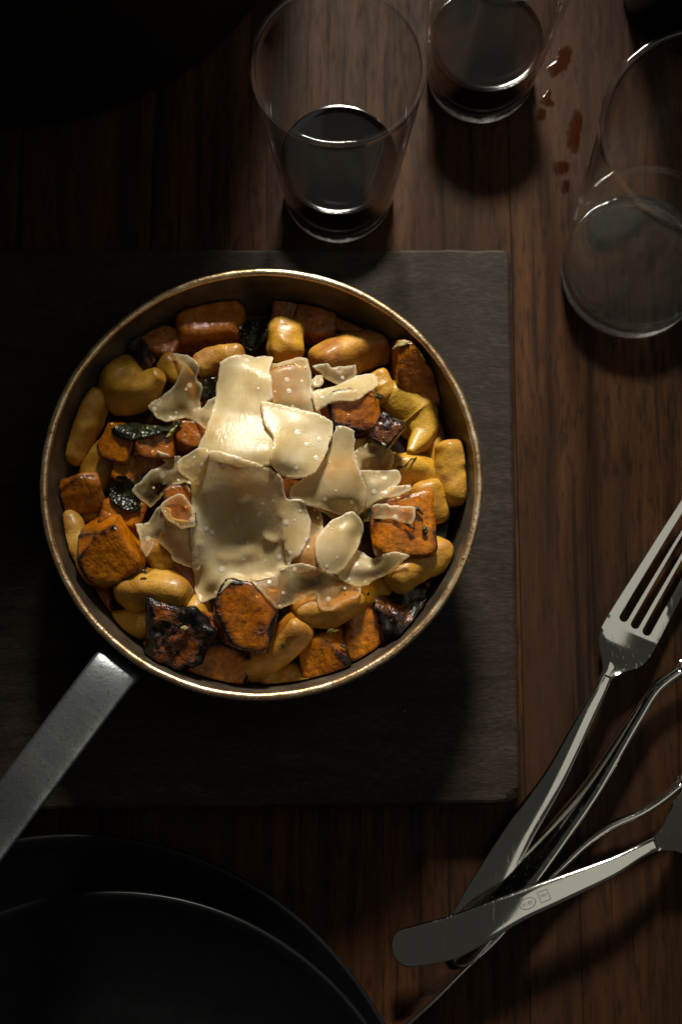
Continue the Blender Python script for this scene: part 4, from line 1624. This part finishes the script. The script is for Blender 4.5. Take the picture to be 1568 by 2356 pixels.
# struck marks on the handle
def mark_frame(u, v, z):
    c = Pw(u, v, z)
    i = min(range(len(stD)), key=lambda k: (stD[k][0] - c).length)
    tg = (stD[i + 1][0] - stD[i - 1][0]).normalized()
    up = (upD[i] - tg * upD[i].dot(tg)).normalized()
    if up.z < 0:
        up = -up
    sd = up.cross(tg)
    off = (c - stD[i][0])
    pos = stD[i][0] + tg * off.dot(tg) + sd * off.dot(sd) + up * (stD[i][2] / 2 + .00002)
    # text reads from the bowl towards the tip
    mw = Matrix((tuple(-tg), tuple(-sd), tuple(up))).transposed().to_4x4()
    mw.translation = pos
    return mw


def text_mesh(name, body, size, mw, parent):
    cu = bpy.data.curves.new(name, 'FONT')
    cu.body = body
    cu.size = size
    cu.align_x = 'CENTER'
    cu.align_y = 'CENTER'
    cu.extrude = .00006
    tmp = bpy.data.objects.new('tmp', cu)
    col.objects.link(tmp)
    bpy.context.view_layer.update()
    me = bpy.data.meshes.new_from_object(tmp.evaluated_get(bpy.context.evaluated_depsgraph_get()))
    bpy.data.objects.remove(tmp)
    bpy.data.curves.remove(cu)
    me.transform(mw)
    o = bpy.data.objects.new(name, me)
    me.materials.clear()
    me.materials.append(M['stamp'])
    col.objects.link(o)
    me.transform(Matrix.Translation(-parent.location))
    o.parent = parent
    return o


def ring_mesh(name, outline, wdt, mw, parent):
    n = len(outline)
    vs, fs = [], []
    for s in (1, -1):
        for (x, y) in outline:
            d = Vector((x, y, 0))
            L_ = d.length
            q = d * ((L_ + s * wdt / 2) / L_)
            q.z = .00008
            vs.append(mw @ q - parent.location)
    for i in range(n):
        fs.append((i, (i + 1) % n, n + (i + 1) % n, n + i))
    return mk(name, vs, fs, 'stamp', parent)


mf = mark_frame(1211.5, 2078, ZD + .0025)
text_mesh('stamped_number', '18/10', .0024, mf, eD)
ring_mesh('stamped_oval', [(.0039 * cos(a), .0024 * sin(a)) for a in np.linspace(0, 2 * pi, 33)[:-1]], .00035, mf, eD)
mf2 = mark_frame(1249, 2061, ZD + .0025)
sq = [(x, y) for x, y in ((.0024, -.0024), (.0024, 0), (.0024, .0024), (0, .0024), (-.0024, .0024), (-.0024, 0), (-.0024, -.0024), (0, -.0024))]
ring_mesh('stamped_square', sq, .00035, mf2, eD)
text_mesh('stamped_letters', 'HH', .0022, mf2 @ Matrix.Translation((0, -.0005, 0)), eD)

# ------------------------------------------------------------------ black plates
def plate(c, R, z, h, well, label):
    prof = [(.0002, z + .002), (R * well * .5, z + .002), (R * well, z), (R * well + .004, z + .001), (R - .004, z + h - .004), (R - .0008, z + h - .0022), (R, z + h - .0010), (R - .0008, z + h), (R - .0024, z + h - .0004), (R - .006, z + h - .0030), (R * well + .008, z + .0065), (R * well - .004, z + .0045), (R * well * .5, z + .0042), (.0002, z + .0042)]
    vs, fs = lathe(prof, 220)
    o = mk('black_plate', vs, fs, 'plate', loc=None)
    fix_normals(o)
    o.data.polygons.foreach_set('use_smooth', [True] * len(o.data.polygons))
    o.location = (c.x, c.y, 0)
    tag(o, label, 'plate')
    return o


def circ(p, q, r):
    ax, ay, bx, by, cx, cy2 = p.x, p.y, q.x, q.y, r.x, r.y
    D = 2 * (ax * (by - cy2) + bx * (cy2 - ay) + cx * (ay - by))
    x = ((ax ** 2 + ay ** 2) * (by - cy2) + (bx ** 2 + by ** 2) * (cy2 - ay) + (cx ** 2 + cy2 ** 2) * (ay - by)) / D
    y = ((ax ** 2 + ay ** 2) * (cx - bx) + (bx ** 2 + by ** 2) * (ax - cx) + (cx ** 2 + cy2 ** 2) * (bx - ax)) / D
    return Vector((x, y, 0)), (Vector((x, y)) - Vector((ax, ay))).length


z1 = .020
c1, r1 = circ(Pw(70, 1925, z1), Pw(520, 2000, z1), Pw(886, 2356, z1))
plate(c1, r1, .0005, z1, .72, 'wide matt black plate, lower of the two, partly under the pan handle')
z2 = .030
c2, r2 = circ(Pw(20, 2091, z2), Pw(440, 2073, z2), Pw(833, 2337, z2))
plate(c2, r2, .0055, z2 - .0055, .66, 'smaller matt black plate lying inside the wider plate')

# ------------------------------------------------------------------ dark pot and bottle behind
a_, b_, c_ = (Pw(80 / 1.7385, 530 / 1.7385, 0), Pw(811 / 1.7385, 268 / 1.7385, 0), Pw(1056 / 1.7385, 0, 0))
ax_, ay_, bx_, by_, cx_, cy_ = a_.x, a_.y, b_.x, b_.y, c_.x, c_.y
D_ = 2 * (ax_ * (by_ - cy_) + bx_ * (cy_ - ay_) + cx_ * (ay_ - by_))
ux = ((ax_ ** 2 + ay_ ** 2) * (by_ - cy_) + (bx_ ** 2 + by_ ** 2) * (cy_ - ay_) + (cx_ ** 2 + cy_ ** 2) * (ay_ - by_)) / D_
uy = ((ax_ ** 2 + ay_ ** 2) * (cx_ - bx_) + (bx_ ** 2 + by_ ** 2) * (ax_ - cx_) + (cx_ ** 2 + cy_ ** 2) * (bx_ - ax_)) / D_
RP = (Vector((ux, uy, 0)) - Vector((ax_, ay_, 0))).length
pot = empty('cooking_pot', (ux, uy, 0))
tag(pot, 'large round black iron cooking pot standing behind the board', 'pot')
PH = .209
vs, fs = lathe([(.0002, .001), (RP * .7, .001), (RP - .006, .001), (RP - .001, .006), (RP + .0005, .02), (RP + .001, PH - .006), (RP + .0035, PH - .003), (RP + .0035, PH), (RP - .003, PH), (RP - .004, PH - .006), (RP - .005, .012), (RP - .012, .006), (.0002, .005)], 140)
o = mk('body', vs, fs, 'pot', pot)
fix_normals(o)
o.data.polygons.foreach_set('use_smooth', [True] * len(o.data.polygons))
for a0 in (.9, .9 + pi):
    vs, fs = [], []
    for i in range(17):
        t = i / 16
        a = a0 + (t - .5) * .42
        out = RP + .001 + .026 * sin(pi * t) ** .5
        c = Vector((out * cos(a), out * sin(a), PH - .03))
        rad_ = Vector((cos(a), sin(a), 0))
        for k in range(8):
            b = 2 * pi * k / 8
            vs.append(c + rad_ * .006 * cos(b) + Vector((0, 0, .006 * sin(b))))
    for i in range(16):
        for k in range(8):
            fs.append((i * 8 + k, i * 8 + (k + 1) % 8, (i + 1) * 8 + (k + 1) % 8, (i + 1) * 8 + k))
    mk('handle', vs, fs, 'pot', pot)

bc = Pw(1592, -8, 0)
bottle = empty('wine_bottle', (bc.x, bc.y, 0))
tag(bottle, 'dark wine bottle with black paper label behind the water glass', 'bottle')
BR = .0385
vs, fs = lathe([(.0002, .012), (.018, .006), (.030, .0005), (BR - .003, .0005), (BR, .004), (BR, .190), (BR - .003, .205), (.026, .222), (.0165, .238), (.0148, .255), (.0145, .285), (.0145, .296), (.0105, .296), (.0105, .25), (.0002, .24)], 96)
o = mk('body', vs, fs, 'bottle', bottle)
fix_normals(o)
o.data.polygons.foreach_set('use_smooth', [True] * len(o.data.polygons))
vs, fs = lathe([(.0150, .250), (.0152, .252), (.0152, .292), (.0156, .293), (.0156, .2975), (.0005, .2975)], 48)
mk('foil_cap', vs, fs, 'foil', bottle)
vs, fs = [], []
la0 = radians(-108)
for i in range(33):
    a = la0 + i / 32 * radians(150)
    for z in (.022, .112):
        vs.append(((BR + .0004) * cos(a), (BR + .0004) * sin(a), z))
for i in range(32):
    fs.append((2 * i, 2 * i + 2, 2 * i + 3, 2 * i + 1))
lab_o = mk('paper_label', vs, fs, 'label', bottle)
for (zz, a1, a2) in ((.034, 30, 58), (.040, 34, 54)):
    vs, fs = [], []
    for i in range(13):
        a = la0 + radians(a1 + (a2 - a1) * i / 12)
        for z in (zz, zz + .0018):
            vs.append(((BR + .0007) * cos(a), (BR + .0007) * sin(a), z))
    for i in range(12):
        fs.append((2 * i, 2 * i + 2, 2 * i + 3, 2 * i + 1))
    mk('label_line', vs, fs, 'ink', lab_o)

for o in list(col.objects):
    if o.type == 'MESH':
        o.data.validate()
